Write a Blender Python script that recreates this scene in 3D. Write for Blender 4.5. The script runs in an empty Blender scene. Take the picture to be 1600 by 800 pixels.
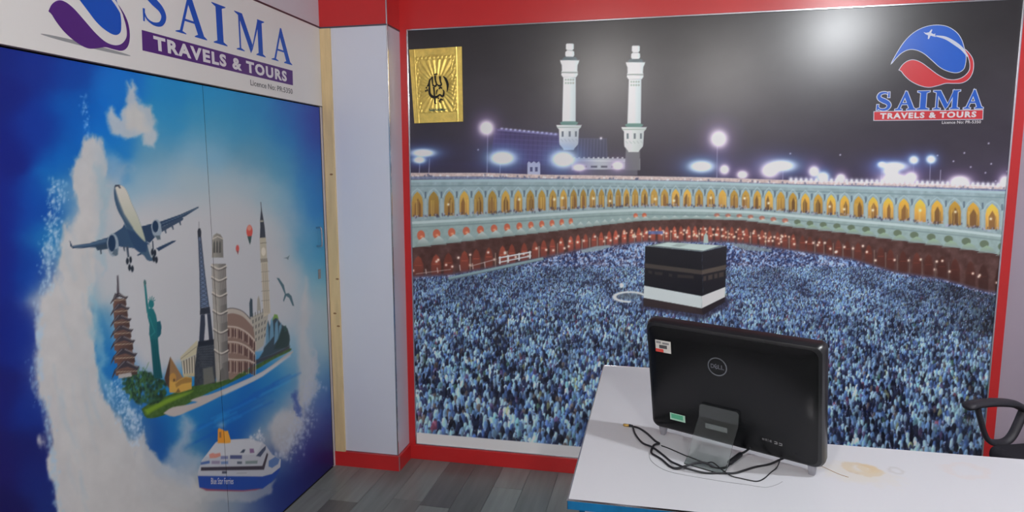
import bpy, bmesh, math, random
import numpy as np
from mathutils import Vector, Matrix

# =====================================================================
#  CAMERA, WORLD, EXPOSURE  (metres; x along the mural wall, y = 0 is that wall, z up)
# =====================================================================
CAM_LOC = np.array([0.0, -3.4, 1.63149])
CAM_F = np.array([-0.21111257, 0.96914042, -0.12727265])
CAM_R = np.array([0.9771641, 0.21246467, -0.0030134])
CAM_U = np.array([-0.02412054, 0.12500243, 0.99186319])
FPX = 1026.65                      # focal length in pixels of the 1600 px wide frame

scene = bpy.context.scene
COL = scene.collection
cam_data = bpy.data.cameras.new('camera')
cam_data.sensor_width = 36.0
cam_data.lens = FPX*36.0/1600.0
cam_data.clip_start = 0.05
cam = bpy.data.objects.new('camera', cam_data)
m = Matrix.Identity(4)
for i in range(3):
    m[i][0], m[i][1], m[i][2], m[i][3] = CAM_R[i], CAM_U[i], -CAM_F[i], CAM_LOC[i]
cam.matrix_world = m
COL.objects.link(cam)
scene.camera = cam

world = bpy.data.worlds.new('world')
world.use_nodes = True
world.node_tree.nodes['Background'].inputs[0].default_value = (0.6, 0.65, 0.75, 1)
world.node_tree.nodes['Background'].inputs[1].default_value = 0.05
scene.world = world

scene.view_settings.view_transform = 'Standard'
scene.view_settings.look = 'None'
scene.view_settings.exposure = 0.0
scene.view_settings.gamma = 1.0
scene.view_settings.use_curve_mapping = False

LAMP_POWER = 305.0                   # emission strength of a ceiling lamp's diffuser
PRINT_GAIN = 1.80                  # print pigment: measured colour -> reflectance
PRINT_GAIN_LEFT = 1.9

# room numbers
XL, XR = -1.7212, 2.774            # left partition plane, right wall
YF = -6.2                          # wall behind the camera
ZC = 2.75                          # ceiling
Z_TOP = 2.372                      # top of mural / underside of red band
Z_BASE = 0.083                     # top of skirting
MX0, MX1 = -1.3013, 1.55           # mural
PX1 = -1.3478                      # pillar right face
PY = -0.1687                       # pillar front
DESK_Z = 0.9417
# ceiling lamps: x, y, relative strength, tone, globe radius, where
WARM, COOL = (1.0, .965, .93), (.94, .97, 1.0)
LAMPS = [(-.579, -4.11, 1.75, WARM, .065, 'above the passage behind the viewer'), (.694, -4.32, 1.5, WARM, .065, 'behind the viewer on the right'),
         (1.31, -2.80, 0.2, COOL, .065, 'right of the viewer'), (1.32, -2.12, 1.5, COOL, .04, 'above the right end of the desk')]
# =====================================================================
#  PRINTED PICTURES: painted point by point in wall coordinates (metres)
# =====================================================================
def seen_at(X, Y, Z):
    """where a wall point was measured in the photograph (used only to lay the print out)"""
    dx, dy, dz = X-CAM_LOC[0], Y-CAM_LOC[1], Z-CAM_LOC[2]
    w = dx*CAM_F[0]+dy*CAM_F[1]+dz*CAM_F[2]
    return (800+FPX*(dx*CAM_R[0]+dy*CAM_R[1]+dz*CAM_R[2])/w,
            400-FPX*(dx*CAM_U[0]+dy*CAM_U[1]+dz*CAM_U[2])/w)

def _hash(ix, iy, seed):
    h = (ix.astype(np.int64)*374761393 + iy.astype(np.int64)*668265263 + seed*144269504) & 0xffffffff
    h = ((h ^ (h >> 13))*1274126177) & 0xffffffff
    return ((h ^ (h >> 16)) & 0xffff)/65535.0

def vnoise(x, y, seed=0):
    ix, iy = np.floor(x), np.floor(y)
    fx, fy = x-ix, y-iy
    fx = fx*fx*(3-2*fx); fy = fy*fy*(3-2*fy)
    a = _hash(ix, iy, seed); b = _hash(ix+1, iy, seed)
    c = _hash(ix, iy+1, seed); d = _hash(ix+1, iy+1, seed)
    return (a*(1-fx)+b*fx)*(1-fy)+(c*(1-fx)+d*fx)*fy

def fbm(x, y, octv=4, seed=0):
    s = 0.0; a = 0.5; t = 0.0
    for k in range(octv):
        s = s + a*vnoise(x*2**k, y*2**k, seed+k*17); t += a; a *= 0.5
    return s/t

def sstep(a, b, x):
    t = np.clip((x-a)/(b-a), 0, 1)
    return t*t*(3-2*t)

class Canvas:
    """h x w picture; px,py = measured place of every point of the sheet"""
    def __init__(self, px, py):
        self.px, self.py = px, py
        self.h, self.w = px.shape
        self.c = np.zeros((self.h, self.w, 3))
        self.gx = np.abs(np.gradient(px, axis=1)).mean(); self.gy = np.abs(np.gradient(py, axis=0)).mean()
        # monotone look-ups for bounding boxes
        self.x_lo, self.x_hi = px.min(axis=0), px.max(axis=0)
        self.y_lo, self.y_hi = py.min(axis=1), py.max(axis=1)
    def box(self, x0, y0, x1, y1, m=3):
        c0 = int(np.searchsorted(self.x_hi, x0-m)); c1 = int(np.searchsorted(self.x_lo, x1+m))
        r0 = int(np.searchsorted(self.y_hi, y0-m)); r1 = int(np.searchsorted(self.y_lo, y1+m))
        if c1 <= c0 or r1 <= r0: return None
        return slice(r0, r1), slice(c0, c1)
    def mix(self, sl, cov, col):
        cov = np.clip(cov, 0, 1)[..., None]
        self.c[sl] = self.c[sl]*(1-cov)+np.asarray(col, float)*cov
    def segdist(self, sl, pts, closed):
        x, y = self.px[sl], self.py[sl]
        best = np.full(x.shape, 1e9); inside = np.zeros(x.shape, bool)
        n = len(pts)
        for i in range(n if closed else n-1):
            ax, ay = pts[i]; bx, by = pts[(i+1) % n]
            ex, ey = bx-ax, by-ay; L = ex*ex+ey*ey+1e-12
            t = np.clip(((x-ax)*ex+(y-ay)*ey)/L, 0, 1)
            d = (x-ax-t*ex)**2+(y-ay-t*ey)**2
            best = np.minimum(best, d)
            if closed and ay != by:
                cr = ((ay > y) != (by > y)) & (x < ex*(y-ay)/(by-ay)+ax)
                inside ^= cr
        return np.sqrt(best), inside
    def poly(self, pts, col, soft=1.2, a=1.0, col2=None, axis='y', tex=0, seed=1, ts=0.3):
        pts = [tuple(q) for q in pts]
        xs = [q[0] for q in pts]; ys = [q[1] for q in pts]
        sl = self.box(min(xs), min(ys), max(xs), max(ys), soft+2)
        if sl is None: return
        d, ins = self.segdist(sl, pts, True)
        cov = np.clip(0.5+np.where(ins, d, -d)/soft, 0, 1)*a
        col = np.asarray(col, float)
        if col2 is not None:
            q = self.py[sl] if axis == 'y' else self.px[sl]
            lo, hi = (min(ys), max(ys)) if axis == 'y' else (min(xs), max(xs))
            t = np.clip((q-lo)/(hi-lo+1e-9), 0, 1)[..., None]
            col = col*(1-t)+np.asarray(col2, float)*t
        if tex:
            nz = fbm(self.px[sl]*ts, self.py[sl]*ts, 3, seed)[..., None]-0.5
            col = col+nz*2*tex
        self.mix(sl, cov, col)
    def line(self, pts, wd, col, soft=1.0, a=1.0):
        xs = [q[0] for q in pts]; ys = [q[1] for q in pts]
        sl = self.box(min(xs), min(ys), max(xs), max(ys), wd+soft+2)
        if sl is None: return
        d, _ = self.segdist(sl, pts, False)
        self.mix(sl, np.clip(0.5+(wd/2-d)/soft, 0, 1)*a, col)
    def ell(self, cx, cy, rx, ry, col, soft=1.0, a=1.0):
        sl = self.box(cx-rx, cy-ry, cx+rx, cy+ry, soft+2)
        if sl is None: return
        q = np.sqrt(((self.px[sl]-cx)/rx)**2+((self.py[sl]-cy)/ry)**2)
        self.mix(sl, np.clip(0.5+(1-q)*min(rx, ry)/soft, 0, 1)*a, col)
    def glow(self, cx, cy, rx, ry, col, a=1.0, add=False, k=1.0):
        m = 2.6
        sl = self.box(cx-rx*m, cy-ry*m, cx+rx*m, cy+ry*m)
        if sl is None: return
        q = ((self.px[sl]-cx)/rx)**2+((self.py[sl]-cy)/ry)**2
        g = np.exp(-q**k)*a
        if add: self.c[sl] = self.c[sl]+g[..., None]*np.asarray(col, float)
        else: self.mix(sl, g, col)
    def field(self, ctrl, power=3.0, sl=None):
        """smooth colours through measured control colours"""
        num = np.zeros(self.c.shape); den = np.zeros(self.px.shape)
        for (x, y, r, g, b) in ctrl:
            q = (self.px-x)**2+(self.py-y)**2
            w = np.exp(-q/(2*power*power))+2e-4/(1+q/4000.0)**2
            den += w; num += w[..., None]*np.array([r, g, b], float)
        self.c[:] = num/den[..., None]

def curve(pts, n=6):
    """smooth closed/open outline through points (Catmull-Rom)"""
    P = [np.array(q, float) for q in pts]; out = []
    for i in range(len(P)-1):
        p0 = P[max(i-1, 0)]; p1 = P[i]; p2 = P[i+1]; p3 = P[min(i+2, len(P)-1)]
        for k in range(n):
            t = k/n
            out.append(0.5*((2*p1)+(-p0+p2)*t+(2*p0-5*p1+4*p2-p3)*t*t+(-p0+3*p1-3*p2+p3)*t**3))
    out.append(P[-1])
    return [tuple(q) for q in out]

def interp(x, tab):
    return np.interp(x, [t[0] for t in tab], [t[1] for t in tab])
def paint_mosque(cv):
    """night photograph of the courtyard: sky, minarets, two-storey arcade, crowd"""
    rng = np.random.default_rng(7)
    X, Y = cv.px, cv.py
    # ---- night sky
    t = sstep(20, 290, Y)[..., None]
    cv.c[:] = np.array([27, 25, 28])*(1-t)+np.array([42, 37, 50])*t
    nz = fbm(X*0.012, Y*0.02, 4, 3)[..., None]-0.5
    cv.c += nz*14
    cv.glow(960, 215, 260, 60, (56, 50, 60), 0.35)
    # stars and far lamps
    for (x, y) in [(1313, 242), (1465, 243), (1507, 239), (1545, 224), (1517, 261), (1549, 256), (1556, 283), (747, 234), (1235, 240), (1490, 252), (1574, 268), (1540, 270)]:
        cv.glow(x, y, 1.3, 1.3, (190, 190, 210), 0.9)
    # ---- hotel blocks behind
    cv.poly([(772, 200), (874, 208), (876, 272), (765, 272)], (52, 44, 84), 2, 0.9, (62, 52, 92))
    for k in range(14):
        x = 776+k*7.2
        cv.line([(x, 204+k*.5), (x-3, 268)], 1.6, (40, 34, 66), 1.5, 0.6)
    for k in range(8):
        y = 210+k*7.5
        cv.line([(772, y-1), (876, y+4)], 1.4, (78, 70, 112), 1.5, 0.45)
    for k in range(13):
        cv.glow(784+k*7.0, 201+k*.72, 2.6, 1.8, (185, 190, 220), 0.85)
    cv.line([(778, 203), (870, 211)], 2, (120, 120, 165), 2, 0.6)
    cv.poly([(903, 216), (948, 216), (950, 250), (900, 250)], (58, 60, 82), 1.5)
    for k in range(9):
        cv.line([(906+k*5, 218), (905+k*5, 248)], 1.6, (38, 38, 58), 1.2, 0.8)
    cv.glow(939, 216, 2, 2, (210, 205, 215), 1)
    cv.poly([(640, 255), (780, 252), (900, 262), (900, 278), (640, 276)], (45, 40, 60), 5, 0.7)
    # ---- poles
    for (x, y0, y1) in [(762, 200, 270), (1121, 217, 283), (1428, 250, 280), (1454, 250, 284), (782, 250, 270), (656, 248, 270), (671, 248, 270), (1378, 258, 280), (1404, 262, 282), (1470, 266, 283), (1224, 255, 283)]:
        cv.line([(x, y0), (x-1, y1)], 1.4, (150, 148, 165), 1.2, 0.75)
    # ---- white gate-house and long building between the minarets
    cv.poly([(824, 255), (826, 252), (830, 255), (834, 252), (838, 255), (842, 252), (844, 256), (844, 276), (824, 276)], (175, 178, 190), 1.2)
    cv.poly([(828, 261), (832, 261), (832, 268), (828, 268)], (60, 60, 90), 1); cv.poly([(836, 261), (840, 261), (840, 268), (836, 268)], (60, 60, 90), 1)
    cv.poly([(893, 247), (1000, 248), (1000, 265), (893, 266)], (170, 176, 176), 1.5)
    cv.line([(897, 251), (998, 252)], 1.2, (205, 208, 205), 1)
    for k in range(4): cv.poly([(907+k*16, 259), (917+k*16, 259), (917+k*16, 262), (907+k*16, 262)], (72, 74, 82), 1)
    for k in range(14): cv.poly([(896+k*7.5, 245.5), (899+k*7.5, 245.5), (899+k*7.5, 248), (896+k*7.5, 248)], (180, 184, 182), 1)
    cv.poly([(905, 265), (996, 264), (996, 274), (905, 274)], (88, 86, 96), 2, 0.8)
    # ---- minarets (profile around an axis, measured in a 400/1231 crop)
    s = 0.325
    def prof(cx, rows, dx):
        L = [(740+(cx-w+o)*s, 40+y*s) for (y, w, o) in rows]; R = [(740+(cx+w+o)*s, 40+y*s) for (y, w, o) in rows]
        return L+R[::-1]
    def minaret(cx, lean, yo, base):
        O = lambda y: lean*(y-90)
        def blk(rows, col, col2=None, soft=1.2):
            cv.poly(prof(cx, [(y+yo, w, O(y)) for (y, w) in rows], 0), col, soft, 1, col2, 'x')
        cw, cs = (222, 226, 224), (176, 186, 186)
        blk([(86, 14), (90, 19), (112, 19), (119, 12)], cw, cs)
        blk([(120, 14), (126, 21), (142, 22), (150, 17)], cw, cs)
        blk([(150, 24), (154, 31), (163, 38), (168, 30)], (46, 66, 74))
        blk([(166, 46), (176, 44), (190, 38), (216, 37), (224, 40)], cw, cs)
        blk([(222, 38), (228, 38)], (120, 128, 124))
        blk([(228, 39), (236, 40), (248, 32)], cw, cs)
        blk([(248, 30), (330, 31), (464, 32)], (214, 220, 216), (166, 178, 180))
        for k in range(4):
            for j in range(2):
                x = 740+(cx+O(265)-18+k*12)*s; y = 40+(260+j*16+yo)*s
                cv.ell(x, y, 1.6, 1.6, (120, 132, 122), 1, 0.75)
        blk([(460, 30), (466, 44), (474, 40), (480, 30)], (74, 112, 104))
        blk([(478, 61), (486, 58), (500, 48), (560, 46), (572, 44), (590, 28), (598, 24)], (208, 212, 206), (160, 168, 168))
        blk([(486, 58), (492, 56)], (150, 160, 154))
        for k in (-30, 4, 34):
            x = 740+(cx+O(520)+k)*s
            cv.poly([(x-1.5, 40+(508+yo)*s), (x+1.5, 40+(508+yo)*s), (x+1.5, 40+(534+yo)*s), (x-1.5, 40+(534+yo)*s)], (82, 92, 98), 1)
        for k in (-38, -20, -2, 16, 34):
            cv.line([(740+(cx+O(550)+k)*s, 40+(546+yo)*s), (740+(cx+O(550)+k+9)*s, 40+(556+yo)*s)], 1, (140, 150, 148), 1, 0.7)
    cv.poly([(978, 232), (1000, 232), (1000, 266), (976, 266)], (96, 96, 100), 2)
    minaret(463, -0.012, 0, 0)
    minaret(780, -0.022, 10, 0)
    # ---- flood lamps : wide coloured halo, white core
    lamps = [(760, 200, 11, 11, 0), (785, 247, 20, 11, 1), (880, 249, 19, 13, 1), (661, 239, 18, 6, 1), (655, 250, 9, 5, 1),
             (1123, 217, 13, 13, 0), (1096, 260, 19, 9, 1), (1132, 265, 7, 7, 0), (1221, 259, 22, 9, 1), (1203, 267, 13, 10, 0),
             (1272, 268, 8, 8, 0), (1286, 276, 9, 7, 1), (1160, 273, 8, 6, 0), (1314, 278, 7, 6, 0), (1397, 260, 20, 7, 1),
             (1392, 268, 12, 6, 1), (1428, 250, 7, 6, 1), (1455, 249, 7, 6, 1), (1378, 257, 6, 4, 1), (1398, 279, 20, 8, 0),
             (1424, 277, 9, 8, 0), (1500, 283, 15, 8, 0), (905, 262, 9, 5, 0), (965, 259, 8, 6, 0), (1570, 285, 8, 10, 0)]
    for (x, y, rx, ry, k) in lamps:
        cv.glow(x, y, rx*2.4, ry*2.6, (66, 72, 140) if k else (92, 78, 120), 0.42)
        cv.glow(x, y, rx*1.35, ry*1.45, (104, 160, 206) if k else (170, 148, 184), 0.75)
    for (x, y, rx, ry, k) in lamps:
        cv.glow(x, y, rx, ry, (232, 240, 244) if k else (244, 238, 238), 1.0, k=1.6)
    # ---- roof terrace edge with people and lamps
    top = [(630, 271), (760, 271), (850, 274), (940, 275), (1100, 278), (1250, 283), (1400, 286), (1600, 292)]
    def band(t0, t1, col, col2=None, soft=1.0, a=1.0, tex=0, ts=.3):
        xs = np.linspace(632, 1610, 60)
        y0 = interp(xs, t0); y1 = interp(xs, t1)
        pts = list(zip(xs, y0))+list(zip(xs[::-1], y1[::-1]))
        cv.poly(pts, col, soft, a, None, 'y', tex, 5, ts)
    off = lambda tab, d: [(x, y+d) for x, y in tab]
    band(off(top, -1), off(top, 5), (176, 160, 156), None, 1.5, 1, 22, .4)
    for k in range(150):
        x = rng.uniform(640, 1580); y = interp(x, top)
        cv.glow(x, y+rng.uniform(2, 7), 1.4, 1.8, (60, 64, 92) if rng.random() < .6 else (210, 205, 205), 0.8)
    for k in range(44):
        x = 1236+k*7.9; y = interp(x, top)
        cv.glow(x, y-2, 3.2, 3.6, (226, 226, 240), 0.95)
    band(off(top, 5), off(top, 9), (112, 122, 150), None, 1.5, 0.9, 26, .5)
    # ---- cornice / upper arcade wall
    a_top = [(630, 281), (760, 280), (940, 281), (1100, 284), (1250, 289), (1400, 293), (1600, 300)]
    a_bot = [(630, 348), (760, 341), (850, 335), (930, 330), (1000, 327), (1100, 328), (1180, 331), (1250, 337), (1400, 350), (1500, 360), (1600, 372)]
    band(a_top, a_bot, (126, 146, 150), None, 1.2, 1, 14, .15)
    band(a_top, off(a_top, 4), (146, 168, 172), None, 1, .8)
    band(off(a_top, 9), off(a_top, 11), (92, 114, 122), None, 1, .55)
    # arches of the gallery: gold light inside, pale spandrels
    ax = [652.0]
    while ax[-1] < 1590:
        x = ax[-1]
        ax.append(x+interp(x, [(640, 26), (760, 21), (900, 15), (960, 12.5), (1060, 18.5), (1180, 18), (1300, 21), (1400, 25), (1500, 29), (1600, 33)]))
    a_at = [(640, 301), (760, 299), (850, 298), (900, 297), (1000, 296), (1100, 297), (1200, 299), (1250, 303), (1400, 311), (1500, 316), (1600, 324)]
    for i, x in enumerate(ax):
        w = interp(x, [(640, 26), (760, 21), (900, 15), (960, 12.5), (1060, 18.5), (1180, 18), (1300, 21), (1400, 25), (1500, 29), (1600, 33)])
        y0 = interp(x, a_at); y1 = interp(x, a_bot)-2-interp(x, [(640, 6), (900, 4), (1200, 3), (1600, 6)])
        h = w*0.34
        arch = [(x-h, y1), (x-h, y0+(y1-y0)*.42), (x-h*.85, y0+(y1-y0)*.2), (x-h*.45, y0+(y1-y0)*.06), (x, y0-1.5), (x+h*.45, y0+(y1-y0)*.06), (x+h*.85, y0+(y1-y0)*.2), (x+h, y0+(y1-y0)*.42), (x+h, y1)]
        # pale hood over each arch, dark slots between
        cv.line([(x-h*1.3, y0+8), (x-h*.75, y0-1), (x, y0-6), (x+h*.75, y0-1), (x+h*1.3, y0+8)], 1.6, (152, 172, 174), 1.4, .7)
        cv.poly([(x+w*.5-1.3, y0-1), (x+w*.5+1.3, y0-1), (x+w*.5+1.3, y0+9), (x+w*.5-1.3, y0+9)], (62, 78, 92), 1.2, .75)
        g = rng.uniform(.82, 1.12)
        gr = interp(x, [(640, 0), (1100, .35), (1300, 1), (1600, 1)])
        gold = np.array([168, 138, 62])*(1-gr)+np.array([206, 160, 56])*gr
        cv.poly(arch, gold*g, 1.2, 1, np.array([150, 112, 60])*g)
        # darker doorway inside
        if rng.random() < .85:
            q = h*rng.uniform(.35, .6); ox = rng.uniform(-.25, .25)*h
            cv.poly([(x+ox-q, y1), (x+ox-q, y0+(y1-y0)*.5), (x+ox, y0+(y1-y0)*.24), (x+ox+q, y0+(y1-y0)*.5), (x+ox+q, y1)], np.array([96, 66, 38])*rng.uniform(.8, 1.2), 1.4, .8)
        for k in range(3):
            xx = x+rng.uniform(-.8, .8)*h
            cv.line([(xx, y0+(y1-y0)*.35), (xx, y1)], 1.1, (196, 170, 96), 1.2, .5)
        if rng.random() < .4: cv.glow(x+rng.uniform(-.4, .4)*h, y0+(y1-y0)*rng.uniform(.4, .7), 2, 2, (240, 226, 196), .9)
        cv.line([(x+w*.5, y0+12), (x+w*.5, y1+1)], max(1.4, w*.16), (142, 158, 158), 1.1, .9)
        for k in range(int(w/2)):
            cv.glow(x+rng.uniform(-.5, .5)*w, y1+rng.uniform(-3, 1.5), 1.1, 1.6, (52, 50, 74) if rng.random() < .65 else (150, 150, 170), .75)
    # ---- lower gallery: pale ledge, red arches, little domes, dark colonnade
    l_bot = [(630, 389), (760, 373), (850, 363), (930, 353), (1000, 345), (1080, 342), (1160, 344), (1250, 356), (1330, 365), (1400, 375), (1500, 388), (1600, 404)]
    band(off(a_bot, -2), l_bot, (128, 148, 146), None, 1.2, 1, 8, .2)
    band(off(a_bot, -1), off(a_bot, 3), (168, 182, 182), None, 1.2, .85)
    band(off(a_bot, 7), off(a_bot, 9), (100, 118, 120), None, 1.2, .6)
    c_top = [(630, 434), (700, 430), (760, 420), (850, 403), (905, 391), (960, 384), (1006, 378), (1136, 378), (1200, 386), (1250, 393), (1330, 405), (1400, 426), (1470, 436), (1540, 456), (1600, 462)]
    band(l_bot, off(c_top, 6), (70, 46, 42), None, 1.4, 1, 18, .12)
    x = 661.0
    while x < 1590:
        w = interp(x, [(640, 25), (760, 21), (900, 13), (960, 12), (1060, 17), (1200, 18), (1300, 22), (1400, 26), (1600, 30)])
        yb = interp(x, l_bot); yt = interp(x, a_bot)
        gr = 1.0 if x > 1240 else 0.0
        red = (176, 84, 58) if x < 1060 else ((150, 92, 78) if x < 1240 else (84, 98, 76))
        yc = yb-(yb-yt)*.42
        if x < 900 or (990 < x < 1020) or x > 1120:
            cv.ell(x-w*.14, yc-1, w*.25, (yb-yt)*.2, red, 1.3, .9)
            if x < 1240: cv.glow(x-w*.1, yc+1, 2, 1.6, (236, 190, 150), .6)
        dome = (176, 186, 182) if x < 1240 else (134, 158, 126)
        hgt = (yb-yt)*.38
        cv.poly([(x-w*.46, yb-1), (x-w*.3, yb-hgt*.6), (x, yb-hgt), (x+w*.3, yb-hgt*.6), (x+w*.46, yb-1)], dome, 1.3, .95, (120, 136, 132))
        cv.line([(x-w*.5, yb), (x+w*.5, yb)], 1.2, (104, 116, 112), 1.2, .8)
        x += w
    # colonnade with red lamplight
    x = 655.0
    while x < 1585:
        w = interp(x, [(640, 25), (760, 19), (900, 12), (1060, 11), (1200, 12), (1300, 15), (1400, 19), (1600, 26)])
        yb = interp(x, c_top); yt = interp(x, l_bot)
        hh = yb-yt
        lum = interp(x, [(640, .85), (800, 1.05), (1000, 1.3), (1100, 1.15), (1250, .85), (1400, .62), (1500, .5), (1600, .35)])
        cx = x+rng.uniform(-.1, .1)*w
        ar = [(cx-w*.32, yb), (cx-w*.34, yt+hh*.6), (cx-w*.18, yt+hh*.38), (cx, yt+hh*.3), (cx+w*.18, yt+hh*.38), (cx+w*.34, yt+hh*.6), (cx+w*.32, yb)]
        cv.poly(ar, np.array([142, 66, 48])*lum*rng.uniform(.75, 1.15), 2.0, .85, np.array([104, 52, 44])*lum)
        cv.line([(cx-w*.2, yt+hh*.62), (cx+w*.2, yt+hh*.62)], 1.2, np.array([186, 92, 66])*lum, 1.5, .55)
        for k in range(int(rng.integers(1, 3))):
            cv.glow(cx+rng.uniform(-.5, .5)*w, yt+hh*rng.uniform(.42, .8), 1.9, 1.9, (246, 214, 196), .95)
        if rng.random() < .55:
            xx = x+w*.5
            cv.line([(xx, yt+hh*.5), (xx, yb-1)], 1.5, np.array([158, 138, 124])*min(1, lum), 1.2, .75)
        x += w
    for k in range(60):
        xx = rng.uniform(960, 1240); yb = interp(xx, c_top); yt = interp(xx, l_bot)
        cv.glow(xx, yt+(yb-yt)*rng.uniform(.4, .8), 1.5, 1.5, (244, 200, 170), .85)
    cv.poly([(1013, 361), (1036, 361), (1036, 366), (1013, 366)], (70, 96, 150), 1.5, .8)
    # white balustrade and wall on the left
    cv.line([(650, 428), (704, 421)], 1.2, (150, 140, 136), 1.2, .8); cv.line([(735, 416), (775, 405)], 1.3, (160, 150, 146), 1.2, .8)
    for xx in (665, 683, 718, 738, 757): cv.line([(xx, 410+(757-xx)*.12), (xx+1, 428-(xx-660)*.1)], 1.6, (176, 164, 158), 1.2, .8)
    cv.line([(780, 403), (829, 394)], 2.2, (186, 190, 190), 1.2); cv.line([(780, 410), (829, 400)], 2, (176, 182, 184), 1.2)
    for xx in (781, 794, 811, 828): cv.line([(xx, 402-(xx-780)*.18), (xx, 412-(xx-780)*.18)], 2.4, (190, 194, 194), 1.2)
    band(off(c_top, -3), off(c_top, 3), (74, 72, 96), None, 3, .5)
    # ---- crowd
    low = [(630, 674), (654, 676), (906, 698), (1250, 727), (1610, 762)]
    ct = interp(X, c_top); lw = interp(X, low)
    inside = sstep(-2, 3, Y-ct)
    # far crowd: fine specks
    n1 = vnoise(X*.55, Y*.42, 11); n2 = vnoise(X*.33, Y*.26, 12); n3 = fbm(X*.02, Y*.04, 3, 13); n4 = vnoise(X*.9, Y*.7, 14)
    v = np.clip((.45*n1+.3*n2+.35*n4-.55)*2.6+.42+(n3-.5)*.45, 0, 1)[..., None]
    dark = np.array([36, 40, 74]); lite = np.array([150, 172, 206])
    far = dark*(1-v)+lite*v
    far = far+((vnoise(X*.4, Y*.4, 15)-.5)[..., None])*np.array([44, 10, -18])
    rose = sstep(700, 600, np.abs(X-1000))*0
    cv.c[:] = cv.c*(1-inside[..., None])+far*inside[..., None]
    # nearer crowd: figure after figure, far rows first
    pal = [((166, 184, 208), 20), ((140, 164, 198), 20), ((104, 130, 176), 20), ((70, 90, 142), 16), ((34, 38, 66), 22), ((22, 22, 36), 15), ((150, 176, 190), 9),
           ((104, 136, 150), 6), ((84, 64, 100), 3), ((100, 82, 78), 4), ((140, 138, 104), 2), ((56, 80, 68), 2), ((116, 58, 76), 1.5)]
    cols = np.array([q[0] for q in pal], float); wts = np.array([q[1] for q in pal], float); wts /= wts.sum()
    pick = rng.choice(len(cols), size=40000, p=wts); rnd = rng.random((40000, 6)); n = 0
    xt = np.arange(600, 1660); yt_ = np.arange(380, 800)
    f_y = interp(yt_, [(380, 2.6), (440, 4.0), (500, 6.5), (560, 8.8), (620, 11.5), (700, 15.5), (760, 19)])
    f_x = interp(xt, [(640, 1.12), (900, 1.0), (1250, .85), (1450, .95), (1600, 1.05)])
    t_c = interp(xt, c_top); t_l = interp(xt, low)
    d_a = interp(xt, [(640, 1.0), (1350, 1.0), (1440, .78), (1540, .52), (1600, .5)]); d_b = interp(xt, [(640, 1.0), (1400, 1.0), (1540, .82), (1600, .8)])
    gx_, gy_ = np.meshgrid(xt*1.0, yt_*1.0)
    cl_n = np.clip(.92+1.3*(fbm(gx_*.035, gy_*.05, 4, 41)-.5)*.8, .7, 1.15); tint = np.array([.97, 1.07, 1.06])
    y = 418.0
    while y < 770:
        s0 = f_y[int(y)-380]*.95
        xx = 634.0
        while xx < 1606:
            ii = int(xx)-600; r = rnd[n % 40000]; ci = pick[n % 40000]; n += 1
            s1 = f_y[int(y)-380]*f_x[ii]*(.85+.3*r[0])
            yy = y+(r[1]-.5)*s1*.5
            if yy > t_c[ii]+4 and yy-s1 < t_l[ii]+4:
                fx = d_a[ii] if yy < 520 else d_b[ii]
                lum = cl_n[min(max(int(yy)-380, 0), 419), min(ii, 1059)]
                if lum < .88 and r[2] < .3: ci = 4+int(r[2]*4.4)
                c = cols[ci]*(.8+.3*r[2])*lum*tint
                mu = .30 if s1 < 6 else (.16 if s1 < 9 else .04)
                c = (c*(1-mu)+np.array([70, 78, 110])*mu)*fx
                wd = s1*(.2+.11*r[3])
                sl = cv.box(xx-wd, yy-s1*.5, xx+wd, yy+s1*.5, 1)
                if sl is not None:
                    dy = cv.py[sl]-yy
                    qx = (cv.px[sl]-xx-dy*(r[4]-.5)*.4)/(wd*(.8+.25*np.clip(dy/s1+.5, 0, 1))); qy = dy/(s1*.52)
                    q = np.abs(qx)**2.2+np.abs(qy)**2.6
                    cov = np.clip((1.15-q)*1.6, 0, 1)
                    shade = 1-.34*np.clip(qx, -1, 1)-.16*np.clip(qy, -1, 1)
                    cv.mix(sl, cov*.92, c*shade[..., None])
                    if s1 > 7 and r[5] < .6:
                        hc = np.array((40, 36, 44)) if r[5] < .28 else c*1.15
                        cv.ell(xx-s1*.08*(r[4]-.5), yy-s1*.46, wd*.4, wd*.45, hc*fx, 1.6, .7)
            xx += s1*(.36+.26*r[5])
        y += s0*.5
    grain = (vnoise(X*.35, Y*.22, 51)-.5)[..., None]*34*inside[..., None]*sstep(470, 560, Y)[..., None]
    cv.c += grain
    # stone kerbs and platforms among the far crowd
    cv.poly([(700, 433), (848, 402), (850, 406), (702, 438)], (122, 146, 150), 1.4, .95)
    cv.line([(702, 437), (850, 406)], 1.4, (72, 84, 92), 1.2, .7)
    cv.poly([(908, 391), (930, 385), (952, 383), (955, 386), (935, 392), (910, 395)], (132, 150, 154), 2, .85)
    cv.poly([(1140, 381), (1160, 381), (1206, 390), (1205, 394), (1165, 391)], (112, 126, 130), 2, .8)
    # the pale court around the shrine
    for k in range(46):
        a = math.pi*(.15+1.35*k/45)
        cv.glow(984+24*math.cos(a), 463-7.5*math.sin(a)+1, 2.4, 1.5, (196, 204, 200), .9)
    cv.ell(984, 463, 19, 5, (96, 108, 116), 2, .6)
    cv.ell(971, 446, 2.8, 3.6, (226, 222, 214), 1.2)
    cv.poly([(1100, 368), (1102.5, 364), (1106, 368), (1107, 380), (1099, 380)], (150, 166, 160), 1.3)
    # ---- the black cube
    k = .3375; Q = lambda x, y: (900+x*k, 230+y*k)
    cv.poly([Q(305, 700), Q(300, 745), Q(590, 800), Q(700, 740), Q(720, 700)], (40, 36, 52), 5, .75)
    cv.poly([Q(320, 458), Q(583, 484), Q(590, 776), Q(313, 735)], (20, 20, 26), 1.2)
    cv.poly([Q(583, 484), Q(699, 458), Q(690, 716), Q(590, 776)], (27, 26, 32), 1.2)
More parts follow.
